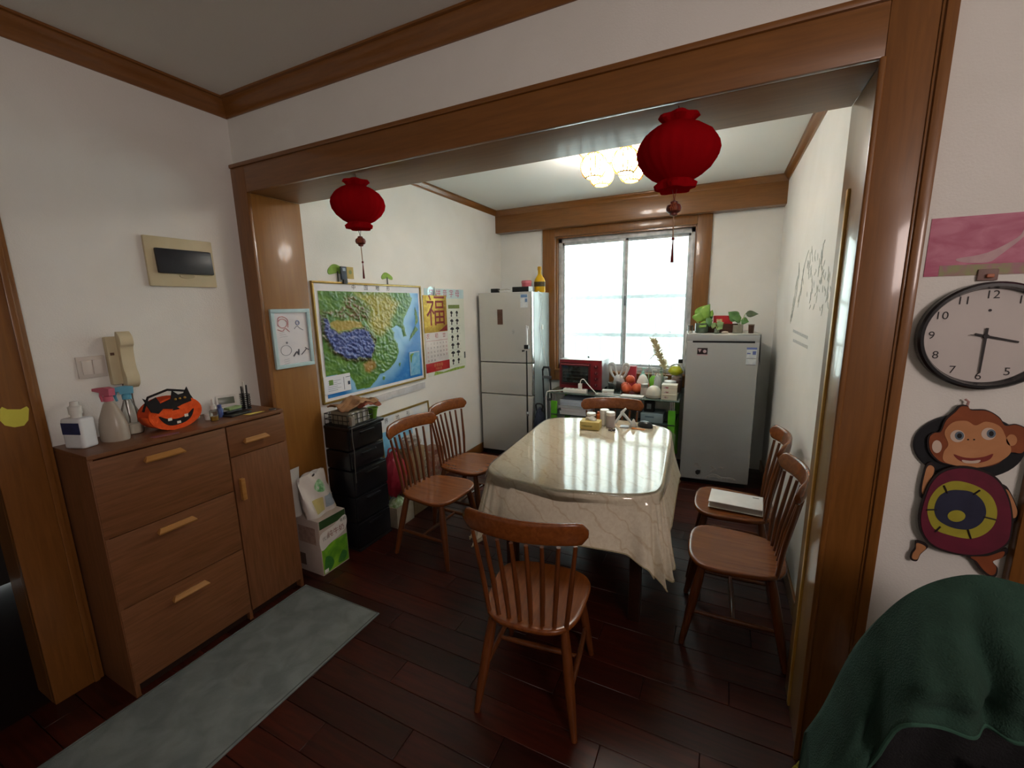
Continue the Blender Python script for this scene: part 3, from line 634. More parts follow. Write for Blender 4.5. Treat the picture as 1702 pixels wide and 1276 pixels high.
MB().cbox((0, 0, .058), (.018, .095, .06), .006, ry=D2(-12)).build('case', wp, t, True)
MB().cbox((.0095, 0, .060), (.002, .074, .036), .0005, ry=D2(-12)).build('screen', M('lcd', '#6b7569', .3, c2='#626c60', scale=9), t, True)
MB().box(-.02, .012, -.03, .03, 0, .03, r=.004).build('foot', wp, t, True)
t = thing('pen_holder', 'black wire spring pen holder at the end of the cabinet top', 'pen holder', Vector((.105, -.15, CHT)))
MB().tube([(.024*math.cos(q*.4), .024*math.sin(q*.4), .004+q*.4/(2*PI)*.0105) for q in range(0, 126)], .0022, 6).build('spring', M('black_wire', '#17181b', .25, metal=.6), t, True)
MB().lathe([(.027, 0), (.027, .004), (.001, .004)], seg=20).build('base', dark, t, True)
for i, (dx, dy, hh, c) in enumerate(((.008, .006, .13, '#1c1c1e'), (-.009, .004, .12, '#26262a'), (.0, -.01, .125, '#1d1d22'), (.012, -.006, .15, '#c9c9c6'), (-.004, .013, .115, '#2a2a2f'))):
    q = thing('pen', ['black ballpoint pen leaning right in the spring pen holder', 'black pen at the back of the spring pen holder', 'dark pen at the front of the spring pen holder', 'white pen standing tallest in the spring holder', 'short dark pen at the rear of the spring pen holder'][i], 'pen', Vector((.105+dx, -.15+dy, CHT+.004)), 0, 'pens in the spring holder')
    MB().tube([(0, 0, 0), (dx*.3, dy*.3, hh*.8)], .0042, 8).build('barrel', M('pen_'+c, c, .4), q, True)
    MB().tube([(dx*.3, dy*.3, hh*.8), (dx*.37, dy*.37, hh)], [.0046, .0036], 8).build('cap', M('pen_'+c, c, .4), q, True)
t = tag(MB().prism([(.225, -.245), (.245, -.16), (.262, -.15), (.265, -.235)], 0, .0012, FZ(CHT)).build('paper_slip', M('yellow_paper', '#e0cf6a', .8, c2='#d6c45e', scale=12)), 'yellow paper slip lying at the front of the cabinet top', 'paper')
t = tag(MB().prism(circ(.27, -.11, .018, 18), 0, .006, FZ(CHT)).build('coin_dish', M('grey_dish', '#5b5550', .4, metal=.3, c2='#4f4a45', scale=10)), 'little grey round tin by the cabinet corner', 'tin')
t = tag(MB().prism([(.235, -.66), (.262, -.56), (.285, -.57), (.268, -.66)], 0, .002, FZ(CHT)).build('leaflet', M('mauve_paper', '#8d5a63', .7, c2='#7f4e57', scale=14)), 'mauve leaflet lying in front of the pumpkin basket', 'leaflet')

# ------------------------------------------------------------------ on the left wall
pt = lambda u, v, x=0.0: at(u, v, 'x', x)
bei = M('beige_plastic', '#cfc3a0', .5, c2='#c7bb98', scale=8)
t = thing('fuse_box', 'beige fuse box with a dark flip cover on the left wall', 'fuse box', (0, -.31, 1.86))
MB().box(0, .018, -.462, -.161, 1.748, 1.981, r=.006).build('plate', bei, t)
MB().cbox((.024, -.302, 1.868), (.02, .25, .118), .008, ry=D2(-4)).build('cover', M('smoked_cover', '#23252a', .35, c2='#2b2d32', scale=8), t)
MB().prism(circ(-.30, 1.80, .034, 20, .012), .018, .022, FX(0)).build('finger_notch', M('beige_dark', '#b3a684', .5), t)
t = thing('light_switch', 'white double switch plate on the left wall', 'switch', (0, -.724, 1.396))
MB().box(0, .009, -.772, -.676, 1.35, 1.443, r=.003).build('plate', M('switch_white', '#cfc8c0', .5, c2='#c8c1b9', scale=9), t)
for a, b in ((-.757, -.724), (-.721, -.690)): MB().cbox((.0095, (a+b)/2, 1.396), (.006, b-a, .062), .0015, ry=D2(3)).build('rocker', M('rocker_white', '#d6cfc7', .45), t)
t = thing('intercom', 'beige wall intercom handset on the left wall', 'intercom', (0, -.63, 1.41))
MB().box(0, .032, -.672, -.588, 1.308, 1.522, r=.006).build('base', bei, t)
hs = MB().surf(lambda u, v: Vector((.036+.026*(1-abs(2*v-1)**2.2*.2)*(.35+.65*abs(2*v-1)**1.2), -.634+.046*u, 1.305+.222*v)), 2, 17)
hb = MB().prism(spline([(.03, 1.306), (.062, 1.303), (.07, 1.34), (.056, 1.38), (.054, 1.43), (.058, 1.47), (.07, 1.49), (.064, 1.525), (.03, 1.527)], 4), -.636, -.588, lambda a, b, d: Vector((a, d, b))).build('handset', M('handset_beige', '#d3c7a6', .45, c2='#cabe9d', scale=8), t)
MB().box(.031, .0335, -.664, -.650, 1.44, 1.452).build('button', M('dark_button', '#5a3d2c', .5), t)
MB().box(.0, .012, -.62, -.60, 1.285, 1.308).build('cable_block', bei, t)
for a in (-.632, -.602): MB().tube([(.012, a, 1.31), (.010, a-.003, 1.24), (.007, a+.004, 1.14), (.006, a, 1.09)], .0028, 6).build('cord', M('grey_cord', '#6f665c', .6), t)
# sticky note shaped like a cat's head on the door casing
cp = [at(u, v, 'x', .028) for u, v in ((0, 680), (3, 676), (12, 680), (34, 680), (44, 675), (48, 679), (47, 698), (40, 707), (24, 710), (8, 707), (0, 699))]
tag(MB().prism([(p.y, p.z) for p in cp], .028, .0295, FX(0)).build('sticky_note', M('sticky_yellow', '#d5cf52', .7, c2='#c9c348', scale=10)), 'yellow cat-head sticky note on the left door casing', 'note')

# ------------------------------------------------------------------ mat
mt = M('mat_grey', '#808785', .95, c2='#6c7371', scale=9, bump=.5, bscale=500, detail=8)
t = thing('floor_mat', 'grey rectangular floor mat along the shoe cabinet', 'mat', (.61, -.95, 0))
MB().box(.318, .895, -2.0, -.07, 0, .007, r=.003).build('mat', mt, t)
MB().tube([(.33, -.08, .007), (.885, -.075, .007), (.885, -1.99, .007), (.33, -1.99, .007)], .003, 6, closed=True).build('edge_binding', M('mat_edge', '#5d6361', .95, c2='#545a58', scale=30), t)

# ------------------------------------------------------------------ milk carton box and bags by the pier
t = thing('milk_box', 'white and green carton box with printed lettering beside the cabinet', 'box', (.235, .135, 0))
MB().box(.13, .345, .035, .24, 0, .36, r=.003).build('carton', M('carton_white', '#b9aaa0', .7, c2='#afa096', scale=8), t)
fp = FX(.3455)
MB().prism(rect(.04, .236, .008, .19), 0, .0006, fp).build('green_panel', M('print_green', '#4f8a1c', .6, c2='#7fb52a', scale=14), t)
MB().prism(spline([(.04, .17), (.1, .185), (.16, .20), (.236, .235), (.236, .32), (.14, .29), (.04, .27)], 4), .0004, .0012, fp).build('white_panel', M('print_white', '#d9d2cc', .6, c2='#cfc8c2', scale=8), t)
MB().prism(rect(.04, .236, .305, .358), 0, .0010, fp).build('dark_band', M('print_dkgreen', '#2b4a1f', .6, c2='#22401a', scale=8), t)
text('纯牛奶', .045, lambda a, b, d: fp(a, b, d), .155, .245, .0018).build('lettering', M('print_red', '#7d4038', .6), t)
text('优质', .028, fp, .08, .235, .0018).build('lettering', M('print_grey', '#6a625e', .6), t)
text('有机', .026, fp, .215, .295, .0018).build('lettering', M('print_dk', '#2d3d28', .6), t)
MB().prism(spline([(.05, .02), (.09, .015), (.12, .05), (.1, .1), (.06, .11)], 4), .0008, .0012, fp).prism(spline([(.15, .03), (.2, .02), (.225, .06), (.19, .09)], 4), .0008, .0012, fp).build('leaf_print', M('print_leaf', '#2f6a2a', .6, c2='#3f7d2f', scale=20), t)
MB().prism(rect(.045, .075, .012, .035), .0012, .0016, fp).build('stamp', M('print_white2', '#d5d8d0', .6), t)
fy = FYn(.0345)
MB().prism(rect(.16, .31, .20, .31), 0, .0006, fy).build('side_print', M('print_brown', '#8d7468', .7, c2='#a48b7e', scale=40), t)
MB().prism(rect(.15, .2, .04, .12), 0, .0006, fy).build('side_mark', M('print_brown2', '#5d4a40', .7), t)
t = thing('zip_bag', 'white stand-up bag with a round green emblem on the carton box', 'bag', (.245, .14, .361), D2(6))
bagm = M('bag_white', '#d2ccc6', .45, c2='#c8c2bc', scale=7, coat=.2)
def bag_pt(u, v):
    s = 1 if u < .5 else -1; a = (u*2) % 1; w = .115-.012*v
    y = (-w+2*w*a)*s; puff = .045*(1-(2*a-1)**2)**.6*(1-v**2.2)+.004
    return Vector((s*puff-.05*v+.012*math.sin(9*a+5*v), y, .0+.25*v+.012*math.sin(3*a)*v))
MB().surf(bag_pt, 48, 16, True).build('pouch', bagm, t, True, 60)
def bag_frame(a, b, d):
    v = b/.25; w = .115-.012*v; aa = (a+w)/(2*w); p = bag_pt(min(.499, max(0, aa/2)), v); return p+Vector((d+.003, 0, 0))
eb = MB(); ring = circ(.01, .165, .042, 28, .036)
eb.add([bag_frame(.01, .165, .001)]+[bag_frame(a, b, .001) for a, b in ring], [[0, 1+k, 1+(k+1) % 28] for k in range(28)])
eb.build('emblem', M('emblem_green', '#4b8a4c', .4, c2='#a9cba5', scale=30), t, True)
for nm, rc, c in (('window_patch', rect(-.07, .0, .02, .1), '#bfae6e'), ('blue_patch', rect(.01, .085, .03, .1), '#8e9aa6')):
    mb = MB(); k = 5
    mb.surf(lambda u, v: bag_frame(rc[0][0]+(rc[1][0]-rc[0][0])*u, rc[0][1]+(rc[2][1]-rc[0][1])*v, .001), k, k).build(nm, M('bag_'+nm, c, .6, c2='#b3a86f' if nm[0] == 'w' else '#97a3ae', scale=20), t, True)
mb = MB(); sl = circ(.0, .232, .02, 16, .005); mb.add([bag_frame(a, b, .0015) for a, b in sl], [list(range(16))]).build('handle_slot', M('slot_dark', '#3a302a', .8), t, True)
t = thing('snack_bag', 'narrow white and green packet standing between carton box and jamb', 'bag', (.155, .05, .361), D2(5))
MB().surf(lambda u, v: Vector(((.016*(1-v)+.002)*(1 if u < .5 else -1)*math.sin(PI*((u*2) % 1))+.01*v, (-.035+.07*((u*2) % 1))*(1 if u < .5 else -1)*(1-.25*math.sin(PI*v)), .31*v)), 24, 10, True).build('pouch', M('packet_white', '#c9c8c2', .5, c2='#bdbcb6', scale=7), t, True, 60)
MB().box(-.012, -.006, -.05, -.03, .05, .29).build('green_edge', M('packet_green', '#3d5a34', .5), t, True)

# ------------------------------------------------------------------ black drawer tower
bp = M('black_gloss', '#101012', .3, c2='#16161a', scale=6, coat=.3)
TX0, TX1, TY0, TY1 = .125, .36, .325, .635
t = thing('drawer_tower', 'glossy black plastic drawer tower against the left dining wall', 'drawer unit', (.24, .48, 0))
for z0, z1, g in ((.02, .20, 0), (.205, .385, 0), (.39, .565, .004), (.575, .70, -.012), (.71, .845, -.012)):
    MB().box(TX0, TX1+g-.012, TY0, TY1, z0, z1, r=.006).build('shell', bp, t)
    d = MB().box(TX1+g-.014, TX1+g, TY0+.008, TY1-.008, z0+.012, z1-.008, r=.006).build('drawer', bp, t)
    MB().box(TX1+g-.002, TX1+g+.014, TY0+.09, TY1-.09, z1-.04, z1-.024, r=.005).build('handle', bp, d)
MB().box(TX0, TX1+.0, TY0-.004, TY1+.004, .845, .868, r=.008, seg=3).build('top', bp, t)
MB().box(TX0, TX1, TY0, TY1, 0, .02, r=.004).build('base', dark, t)
# wire basket with papers and a cup
t = thing('wire_basket', 'dark wire basket on top of the drawer tower', 'basket', (.23, .45, .868))
bw = M('dark_wire', '#2a2723', .4, metal=.4)
bx0, bx1, by0, by1, bz0, bz1 = .13, .335, .335, .555, .872, .945
for z in (bz0, (bz0+bz1)/2, bz1): MB().tube([(bx0, by0, z), (bx1, by0, z), (bx1, by1, z), (bx0, by1, z)], .003, 6, closed=True).build('hoop', bw, t)
for a in range(6):
    for x in (bx0, bx1):
        yy = by0+(by1-by0)*a/5; MB().tube([(x, yy, bz0), (x, yy, bz1)], .002, 6).build('upright', bw, t)
for a in range(1, 5):
    for yy in (by0, by1):
        x = bx0+(bx1-bx0)*a/5; MB().tube([(x, yy, bz0), (x, yy, bz1)], .002, 6).build('upright', bw, t)
MB().box(bx0, bx1, by0, by1, .868, .871).build('tray', bw, t)
t = thing('crumpled_paper_bag', 'crumpled brown paper bag lying on the wire basket', 'paper bag', (.255, .47, .94))
def crumple(u, v):
    x = -.10+.20*u; y = -.13+.27*v; h = .05+.05*math.exp(-((u-.55)**2+(v-.55)**2)*7)
    n_ = noise.noise(Vector((u*3.2, v*3.2, 1.3)))*.035+noise.noise(Vector((u*8, v*8, 4)))*.012
    return Vector((x+noise.noise(Vector((u*4, v*4, 9)))*.02, y, h+n_+.03*(v-.5)*(u-.2)))
MB().surf(crumple, 22, 22).build('paper', M('kraft', '#a8805c', .85, c2='#967050', scale=9), t, True, 20, solid=.003)
MB().surf(lambda u, v: crumple(.35+.6*u, .35+.6*v)+Vector((.02, .02, -.028)), 14, 14).build('paper_fold', M('kraft_red', '#8c5a40', .85, c2='#9c4b38', scale=12), t, True, 20, solid=.003)
t = thing('striped_carton', 'pale carton with silver stripes inside the wire basket', 'carton', (.235, .45, .872))
MB().box(-.08, .085, -.085, .085, 0, .085, r=.003).build('carton', M('carton_grey', '#8f8a78', .6, c2='#827d6b', scale=10), t, True)
for a in (-.05, -.005, .045): MB().box(.0852, .0862, a-.011, a+.011, .004, .08).build('stripe', M('silver_stripe', '#d9d7d2', .3, metal=.4), t, True)
t = thing('green_cup', 'green plastic cup on the drawer tower', 'cup', (.30, .597, .868))
MB().lathe([(.022, 0), (.034, .07), (.037, .07), (.037, .073), (.033, .073), (.021, .004), (.001, .004)], seg=22).build('cup', M('green_plastic', '#5f8a2c', .4, c2='#568026', scale=8), t, True)
MB().lathe([(.0365, .066), (.039, .068), (.039, .074), (.0365, .076)], seg=22, cap=False).build('rim', M('green_rim', '#76a03a', .4), t, True)
t = thing('wall_charger', 'grey plug adapter hanging with a cable beside the drawer tower', 'adapter', (.14, .345, .86))
MB().box(.36, .385, .325, .355, .885, .945, r=.006).build('adapter', M('adapter_grey', '#8d857c', .5, c2='#837b72', scale=9), t)
MB().tube(spline([(.37, .335, .89), (.372, .330, .8), (.374, .335, .7), (.376, .328, .62), (.374, .33, .5)], 5, False), .003, 6).build('cord', M('cord_grey', '#55534f', .6), t)
t.location = (.37, .34, .5)
for ch in t.children: ch.data.transform(Matrix.Translation(Vector((.14, .345, .86))-Vector((.37, .34, .5))))
# ------------------------------------------------------------------ relief map on the left dining wall
MX = XL
def mp(zx, zy): p = at(510+zx/5.315, 440+zy/5.317, 'x', MX+.012); return (p.y, p.z)
t = thing('relief_map', 'large framed coloured relief map titled in four characters on the left wall', 'map', (MX, .9, 1.40))
my0, my1, mz0, mz1 = .352, 1.452, .995, 1.803
gf = M('gold_frame', '#a58a4a', .35, metal=.5, c2='#947a3c', scale=20)
for nm, q in (('frame_bar', (my0, my1, mz1-.014, mz1)), ('frame_bar', (my0, my1, mz0, mz0+.014)), ('frame_bar', (my0, my0+.014, mz0+.014, mz1-.014)), ('frame_bar', (my1-.014, my1, mz0+.014, mz1-.014))):
    MB().box(MX, MX+.02, q[0], q[1], q[2], q[3], r=.003).build(nm, gf, t)
MB().box(MX, MX+.009, my0+.012, my1-.012, mz0+.012, mz1-.012).build('backing_sheet', M('map_paper', '#e3e3e6', .5, c2='#dcdce0', scale=5), t)
def inside(p, poly):
    x, y = p; c = False; n = len(poly)
    for i in range(n):
        x1, y1 = poly[i]; x2, y2 = poly[i-1]
        if (y1 > y) != (y2 > y) and x < (x2-x1)*(y-y1)/(y2-y1)+x1: c = not c
    return c
def dist(p, poly):
    p = Vector(p); b = 9
    for i in range(len(poly)):
        a, c = Vector(poly[i-1]), Vector(poly[i]); d = c-a; k = max(0, min(1, (p-a).dot(d)/max(1e-9, d.length_squared))); b = min(b, (p-a-d*k).length)
    return b
def sd(p, poly): d = dist(p, poly); return d if inside(p, poly) else -d
zz = lambda l: [mp(*q) for q in l]
LAND = zz([(60, 200), (905, 240), (925, 300), (905, 380), (870, 450), (850, 520), (865, 570), (880, 620), (855, 635), (835, 560), (790, 540), (745, 560), (770, 600), (775, 650), (810, 690), (815, 760), (800, 820), (770, 880), (720, 930), (680, 960), (650, 965), (620, 1010), (600, 1040), (560, 1075), (520, 1085), (440, 1100), (430, 1060), (400, 1010), (370, 960), (120, 990)])
PLAT = zz([(135, 470), (170, 475), (205, 545), (270, 605), (370, 580), (490, 565), (545, 590), (570, 660), (600, 720), (575, 790), (560, 830), (470, 815), (430, 840), (340, 825), (250, 775), (190, 690), (150, 590)])
DES = zz([(200, 510), (260, 480), (360, 485), (480, 500), (500, 555), (370, 575), (270, 598), (215, 550)])
RIM = zz([(100, 440), (170, 440), (230, 560), (350, 560), (520, 540), (610, 650), (600, 760), (560, 850), (430, 870), (330, 850), (220, 780), (140, 660), (110, 560)])
MTN = zz([(100, 410), (300, 400), (340, 260), (420, 280), (560, 400), (560, 500), (430, 500), (300, 470)])
YEL = zz([(400, 240), (700, 250), (820, 330), (760, 470), (740, 560), (650, 640), (590, 620), (540, 520), (560, 400)])
ORG = zz([(500, 880), (560, 820), (610, 850), (620, 900), (560, 960), (510, 940)])
ISL = [zz(l) for l in ([(958, 540), (985, 570), (930, 640), (905, 670), (915, 620)], [(960, 370), (975, 420), (978, 500), (960, 540), (952, 440)], [(815, 865), (828, 870), (824, 905), (814, 890)], [(672, 985), (692, 990), (685, 1020), (668, 1010)], [(910, 800), (985, 778), (935, 830), (920, 900), (908, 860)])]
LEG = zz([(140, 985), (368, 945), (388, 1095), (178, 1150)]); INS = zz([(905, 775), (990, 768), (1003, 960), (915, 980)])
nu, nv = 190, 140; my = (my0+.045, my1-.035); mz = (mz0+.035, mz1-.062)
verts = []; cols = []
def mixc(a, b, k): return tuple(a[i]*(1-k)+b[i]*k for i in range(3))
cG, cG2, cY, cB, cD, cO, cR = lin('#5f8f22'), lin('#2f6a1c'), lin('#b0a136'), lin('#74502c'), lin('#a8912a'), lin('#b87828'), lin('#3f2618')
cP, cP2, cS, cS2 = lin('#5a6fb8'), lin('#36488c'), lin('#1f78c4'), lin('#86bbe0')
fr_ = lambda x, y, s, o=0: noise.fractal(Vector((x*s, y*s*1.4+x*s*.5, o)), .9, 2.1, 5)
for i in range(nu):
    for j in range(nv):
        a = my[0]+(my[1]-my[0])*i/(nu-1); b = mz[0]+(mz[1]-mz[0])*j/(nv-1)
        w = (a+.012*noise.noise(Vector((a*14, b*14, 3))), b+.012*noise.noise(Vector((a*14, b*14, 7))))
        L_ = sd(w, LAND); n1 = fr_(a, b, 16); n2 = fr_(a, b, 42, 5); h = .0
        isl = any(inside(w, q) for q in ISL)
        if L_ < 0 and not isl:
            c = mixc(cS2, cS, min(1, max(0, (-L_-.02)/.09))); c = mixc(c, cS2, .25*max(0, n1)); h = 0
        else:
            c = mixc(cG, cG2, min(1, max(0, .5+.7*n1))); amp = .0015
            k = min(1, max(0, sd(w, YEL)/.06+.3)); c = mixc(c, cY, k*.85); amp += .0012*k
            k = min(1, max(0, sd(w, MTN)/.03+.4)); c = mixc(c, cB, k*min(1, max(0, .5+n2))); amp += .004*k
            k = min(1, max(0, sd(w, ORG)/.03+.3)); c = mixc(c, cO, k*.7)
            rr, pp, dd = sd(w, RIM), sd(w, PLAT), sd(w, DES)
            if rr > -.006 and dd < 0: k = min(1, (rr+.006)/.014); c = mixc(c, cR, k*min(1, .7+.5*n2)); h += .005*k; amp += .003*k
            if pp > 0: k = min(1, pp/.008); c = mixc(c, mixc(cP, cP2, min(1, max(0, .5+.9*n2))), k); h += .006*k; amp += .002
            if dd > 0: c = mixc(c, cD, min(1, dd/.01)); amp = .001; h = 0
            c = mixc(c, (0.5, .5, .4), .06); h += 1.7*amp*(n2+.7*n1)+.002
            if L_ < .01 and not isl: h *= max(0, L_/.01)
        verts.append(Vector((MX+.0105+max(0, h), a, b))); cols.append(c)
sheet = MB().add(verts, [[i*nv+j, (i+1)*nv+j, (i+1)*nv+j+1, i*nv+j+1] for i in range(nu-1) for j in range(nv-1)]).build('relief_sheet', M('relief_print', '#ffffff', .32, vcol='print', coat=.25), t, angle=80)
ca = sheet.data.color_attributes.new('print', 'FLOAT_COLOR', 'POINT')
for k, c in enumerate(cols): ca.data[k].color = (*c, 1)
ink = M('ink_black', '#26282c', .6); FW = FX(MX)
for zx, ch in ((415, '中'), (523, '国'), (625, '地'), (718, '形')):
    q = mp(zx, 212); text(ch, .04, FW, q[0], mz1-.034, .0105).build('title_character', ink, t)
for nm, q in (('legend_panel', LEG), ('inset_panel', INS)):
    a0_, a1_ = min(p[0] for p in q), max(p[0] for p in q); b0_, b1_ = min(p[1] for p in q), max(p[1] for p in q)
    if nm[0] == 'l':
        m = MB().box(MX+.0118, MX+.0175, a0_, a1_, b0_, b1_-.01).build(nm, M('legend_paper', '#dfe3ec', .5), t)
        MB().box(MX+.0175, MX+.018, a0_+.04, a0_+.075, b1_-.07, b1_-.035).build('legend_print', M('legend_green', '#8db35a', .5, c2='#6f9c4a', scale=60), m)
        for k in range(6): MB().box(MX+.0175, MX+.018, a0_+.03, a0_+.03+(.11 if k % 2 else .08), b0_+.02+k*.013, b0_+.0222+k*.013).build('legend_print', M('legend_ink', '#6d7a90', .5), m)
        MB().box(MX+.0175, MX+.018, a0_+.165, a0_+.168, b0_+.01, b1_-.03).build('legend_print', M('legend_ink2', '#33425a', .5), m)
        MB().box(MX+.0175, MX+.018, a0_+.185, a0_+.23, b1_-.035, b1_-.031).box(MX+.0175, MX+.018, a0_+.2, a0_+.22, b1_-.09, b1_-.065).build('legend_print', M('legend_ink2'), m)
    else:
        m = MB().box(MX+.0118, MX+.015, a0_, a1_, b0_, b1_).build(nm, M('inset_sea', '#5aa2cc', .4, c2='#86bcd8', scale=22), t)
        for q_ in (rect(a0_, a1_, b1_-.004, b1_), rect(a0_, a0_+.004, b0_, b1_)): MB().prism(q_, .015, .0156, FW).build('inset_border', M('inset_white', '#dde6ea', .5), m)
        MB().prism(spline([(a0_+.012, b1_-.02), (a0_+.06, b1_-.012), (a0_+.035, b1_-.04), (a0_+.02, b1_-.09), (a0_+.01, b1_-.06)], 4), .015, .0158, FW).build('inset_land', M('inset_land', '#7aa04a', .5, c2='#5d8a38', scale=60), m)
# a white pelmet strip of the second rolled poster just under the map
tag(MB().prism([(.80, .905), (1.445, .915), (1.445, .965), (.80, .955)], 0, .012, FW).build('poster_strip', M('strip_grey', '#b9babd', .6, c2='#c9c9cc', scale=14)), 'pale grey rolled poster strip under the relief map', 'poster')
# things standing on the map frame
def deco(name, label, cat, u, v, fn):
    p = at(u, v, 'x', MX+.01); t = thing(name, label, cat, (MX, p.y, p.z)); fn(t, p.y, p.z); return t
leaf = M('tree_green', '#8fb24a', .7, c2='#7aa03c', scale=40)
def tree(s):
    def fn(t, y, z):
        y += .001
        MB().prism(spline([(y-.045*s, z+.03*s), (y-.05*s, z+.05*s), (y-.02*s, z+.075*s), (y+.015*s, z+.07*s), (y+.05*s, z+.05*s), (y+.048*s, z+.03*s), (y, z+.038*s)], 4), 0, .004, FW).build('crown', leaf, t)
        MB().prism([(y-.006, z-.006), (y+.006, z-.006), (y+.004, z+.045*s), (y-.004, z+.045*s)], .004, .007, FW).build('trunk', M('trunk_grey', '#4a4d4a', .7), t)
    return fn
deco('tree_magnet', 'larger green tree cutout above the map frame, left', 'cutout', 563, 468, tree(1.5))
deco('tree_magnet', 'smaller green tree cutout on the map frame, right', 'cutout', 645, 472, tree(1.15))
def clipfn(t, y, z):
    MB().cbox((MX+.026, y, z+.035), (.012, .05, .09), .004).build('body', M('clip_navy', '#2b3442', .5, c2='#343f4f', scale=10), t)
    MB().cbox((MX+.028, y+.005, z-.02), (.016, .035, .03), .004).build('jaw', M('clip_dark', '#22272f', .5), t)
    MB().box(MX+.032, MX+.0335, y-.012, y+.012, z+.05, z+.07).build('badge', M('clip_badge', '#8fa0b3', .5), t)
deco('bag_clip', 'dark navy clip standing on the left end of the map frame', 'clip', 569, 463, clipfn)
def tagfn(t, y, z):
    MB().box(MX, MX+.004, y-.03, y+.03, z-.005, z+.075, r=.001).build('card', M('tan_card', '#b8a35c', .6, c2='#ac974f', scale=20), t)
    MB().prism(circ(y, z+.04, .014, 12), .004, .0046, FW).build('print', M('tan_print', '#7d8a52', .6), t)
deco('tan_card', 'small tan card behind the map frame beside the clip', 'card', 584, 462, tagfn)
# ------------------------------------------------------------------ calendar and letter poster
FW2 = FX(MX)
t = thing('letter_poster', 'pale green learning poster with rows of small drawings by the calendar', 'poster', (MX, 1.84, 1.39))
MB().box(MX+.0002, MX+.0015, 1.515, 2.155, .995, 1.788).build('sheet', M('poster_pale', '#dfe5da', .5, c2='#d3dccf', scale=4), t)
MB().box(MX+.0015, MX+.002, 1.515, 2.155, 1.70, 1.788).build('header', M('poster_header', '#b7d4d8', .5, c2='#c6dcde', scale=10), t)
for k, ch in enumerate('学拼音字母'): text(ch, .075, FW2, 1.62+.105*k, 1.742, .0024).build('title_character', M('poster_pink', '#b8446e', .5), t)
MB().box(MX+.0015, MX+.002, 1.875, 2.07, 1.605, 1.64).build('banner', M('poster_green', '#7d9250', .5, c2='#6e8345', scale=40), t)
for r in range(7):
    z = 1.555-r*.078
    for c_ in range(2):
        y = 1.925+c_*.095; w = .022+.006*((r*7+c_*3) % 3)
        MB().prism(spline([(y-w, z+.008), (y-w*.3, z+.026), (y+w*.6, z+.022), (y+w, z+.004), (y+.006, z-.004), (y+.008, z-.026), (y-.012, z-.026), (y-.008, z)], 3), .0015, .0021, FW2).build('drawing', ink, t)
    MB().box(MX+.0015, MX+.0019, 1.87, 2.08, z-.041, z-.0385).build('rule', M('poster_rule', '#a5aca0', .6), t)
MB().prism([(1.60, 1.0), (2.12, 1.0), (2.13, 1.022), (1.95, 1.025), (1.75, 1.012), (1.62, 1.035)], .0015, .002, FW2).build('grass_border', M('poster_grass', '#7ea53c', .6, c2='#a9bf5c', scale=40), t)
MB().box(MX+.0015, MX+.002, 2.125, 2.15, 1.10, 1.165).build('side_stamp', M('stamp_dark', '#444a4a', .6, c2='#6e7574', scale=60), t)
t = thing('wall_calendar', 'gold calendar with a big red fortune character above date pages', 'calendar', (MX, 1.66, 1.39))
gc = M('gold_card', '#cfae4c', .3, metal=.55, c2='#b8933a', scale=26, bump=.3, bscale=60)
MB().box(MX+.002, MX+.006, 1.488, 1.842, 1.395, 1.727, r=.001).build('gold_panel', gc, t)
text('福', .30, FX(MX), 1.672, 1.572, .0066).build('fortune_character', M('deep_red', '#8a1a1c', .4, c2='#7b1518', scale=20), t)
MB().prism([(1.70, 1.40), (1.84, 1.40), (1.84, 1.46)], .006, .0064, FW2).build('red_corner', M('deep_red'), t)
for s, y in (('吉祥', 1.525), ('如意', 1.80)):
    for k, ch in enumerate(s): text(ch, .05, FW2, y, 1.66-.06*k, .0066).build('small_character', M('gold_dark', '#8d7024', .4, metal=.4), t)
MB().box(MX+.002, MX+.005, 1.492, 1.842, 1.12, 1.395, r=.001).build('date_pages', M('page_white', '#dcd9d6', .7, c2='#d4d1ce', scale=9), t)
rd = M('page_red', '#a8323a', .6)
for k, y in enumerate((1.53, 1.66, 1.78)): text('农初廿'[k], .05, FW2, y, 1.36, .0056).build('date_mark', rd, t)
MB().box(MX+.005, MX+.0054, 1.50, 1.835, 1.318, 1.321).build('rule', M('page_red2', '#b56a70', .6), t)
n_ = 0
for r in range(5):
    for c_ in range(7):
        d_ = r*7+c_-0
        if d_ < 1 or d_ > 30: continue
        text(str(d_), .026, FW2, 1.522+c_*.048, 1.293-r*.038, .0056).build('date_number', rd if c_ in (0, 6) else M('page_ink', '#4d4a4c', .6), t)
MB().box(MX+.002, MX+.0075, 1.485, 1.85, 1.036, 1.12, r=.001).build('red_footer', M('footer_red', '#b51f22', .45, c2='#a6191d', scale=10), t)
text('恭贺新春', .036, FW2, 1.668, 1.09, .0082).build('footer_print', M('footer_gold', '#d08a5a', .5), t)
text('万事如意', .026, FW2, 1.668, 1.056, .0082).build('footer_print', M('footer_gold'), t)
t = thing('wall_hook', 'small clear wall hook holding the calendar', 'hook', (MX, 1.66, 1.74))
MB().prism(circ(1.61, 1.755, .05, 20), .0022, .004, FW2).build('sticker', glassy('hook_clear', (.86, .92, .93), .1, .8), t)
MB().tube([(MX+.006, 1.665, 1.80), (MX+.012, 1.665, 1.75), (MX+.02, 1.667, 1.725), (MX+.022, 1.668, 1.735)], .005, 8).build('hook', M('hook_white', '#dcdcda', .4), t)
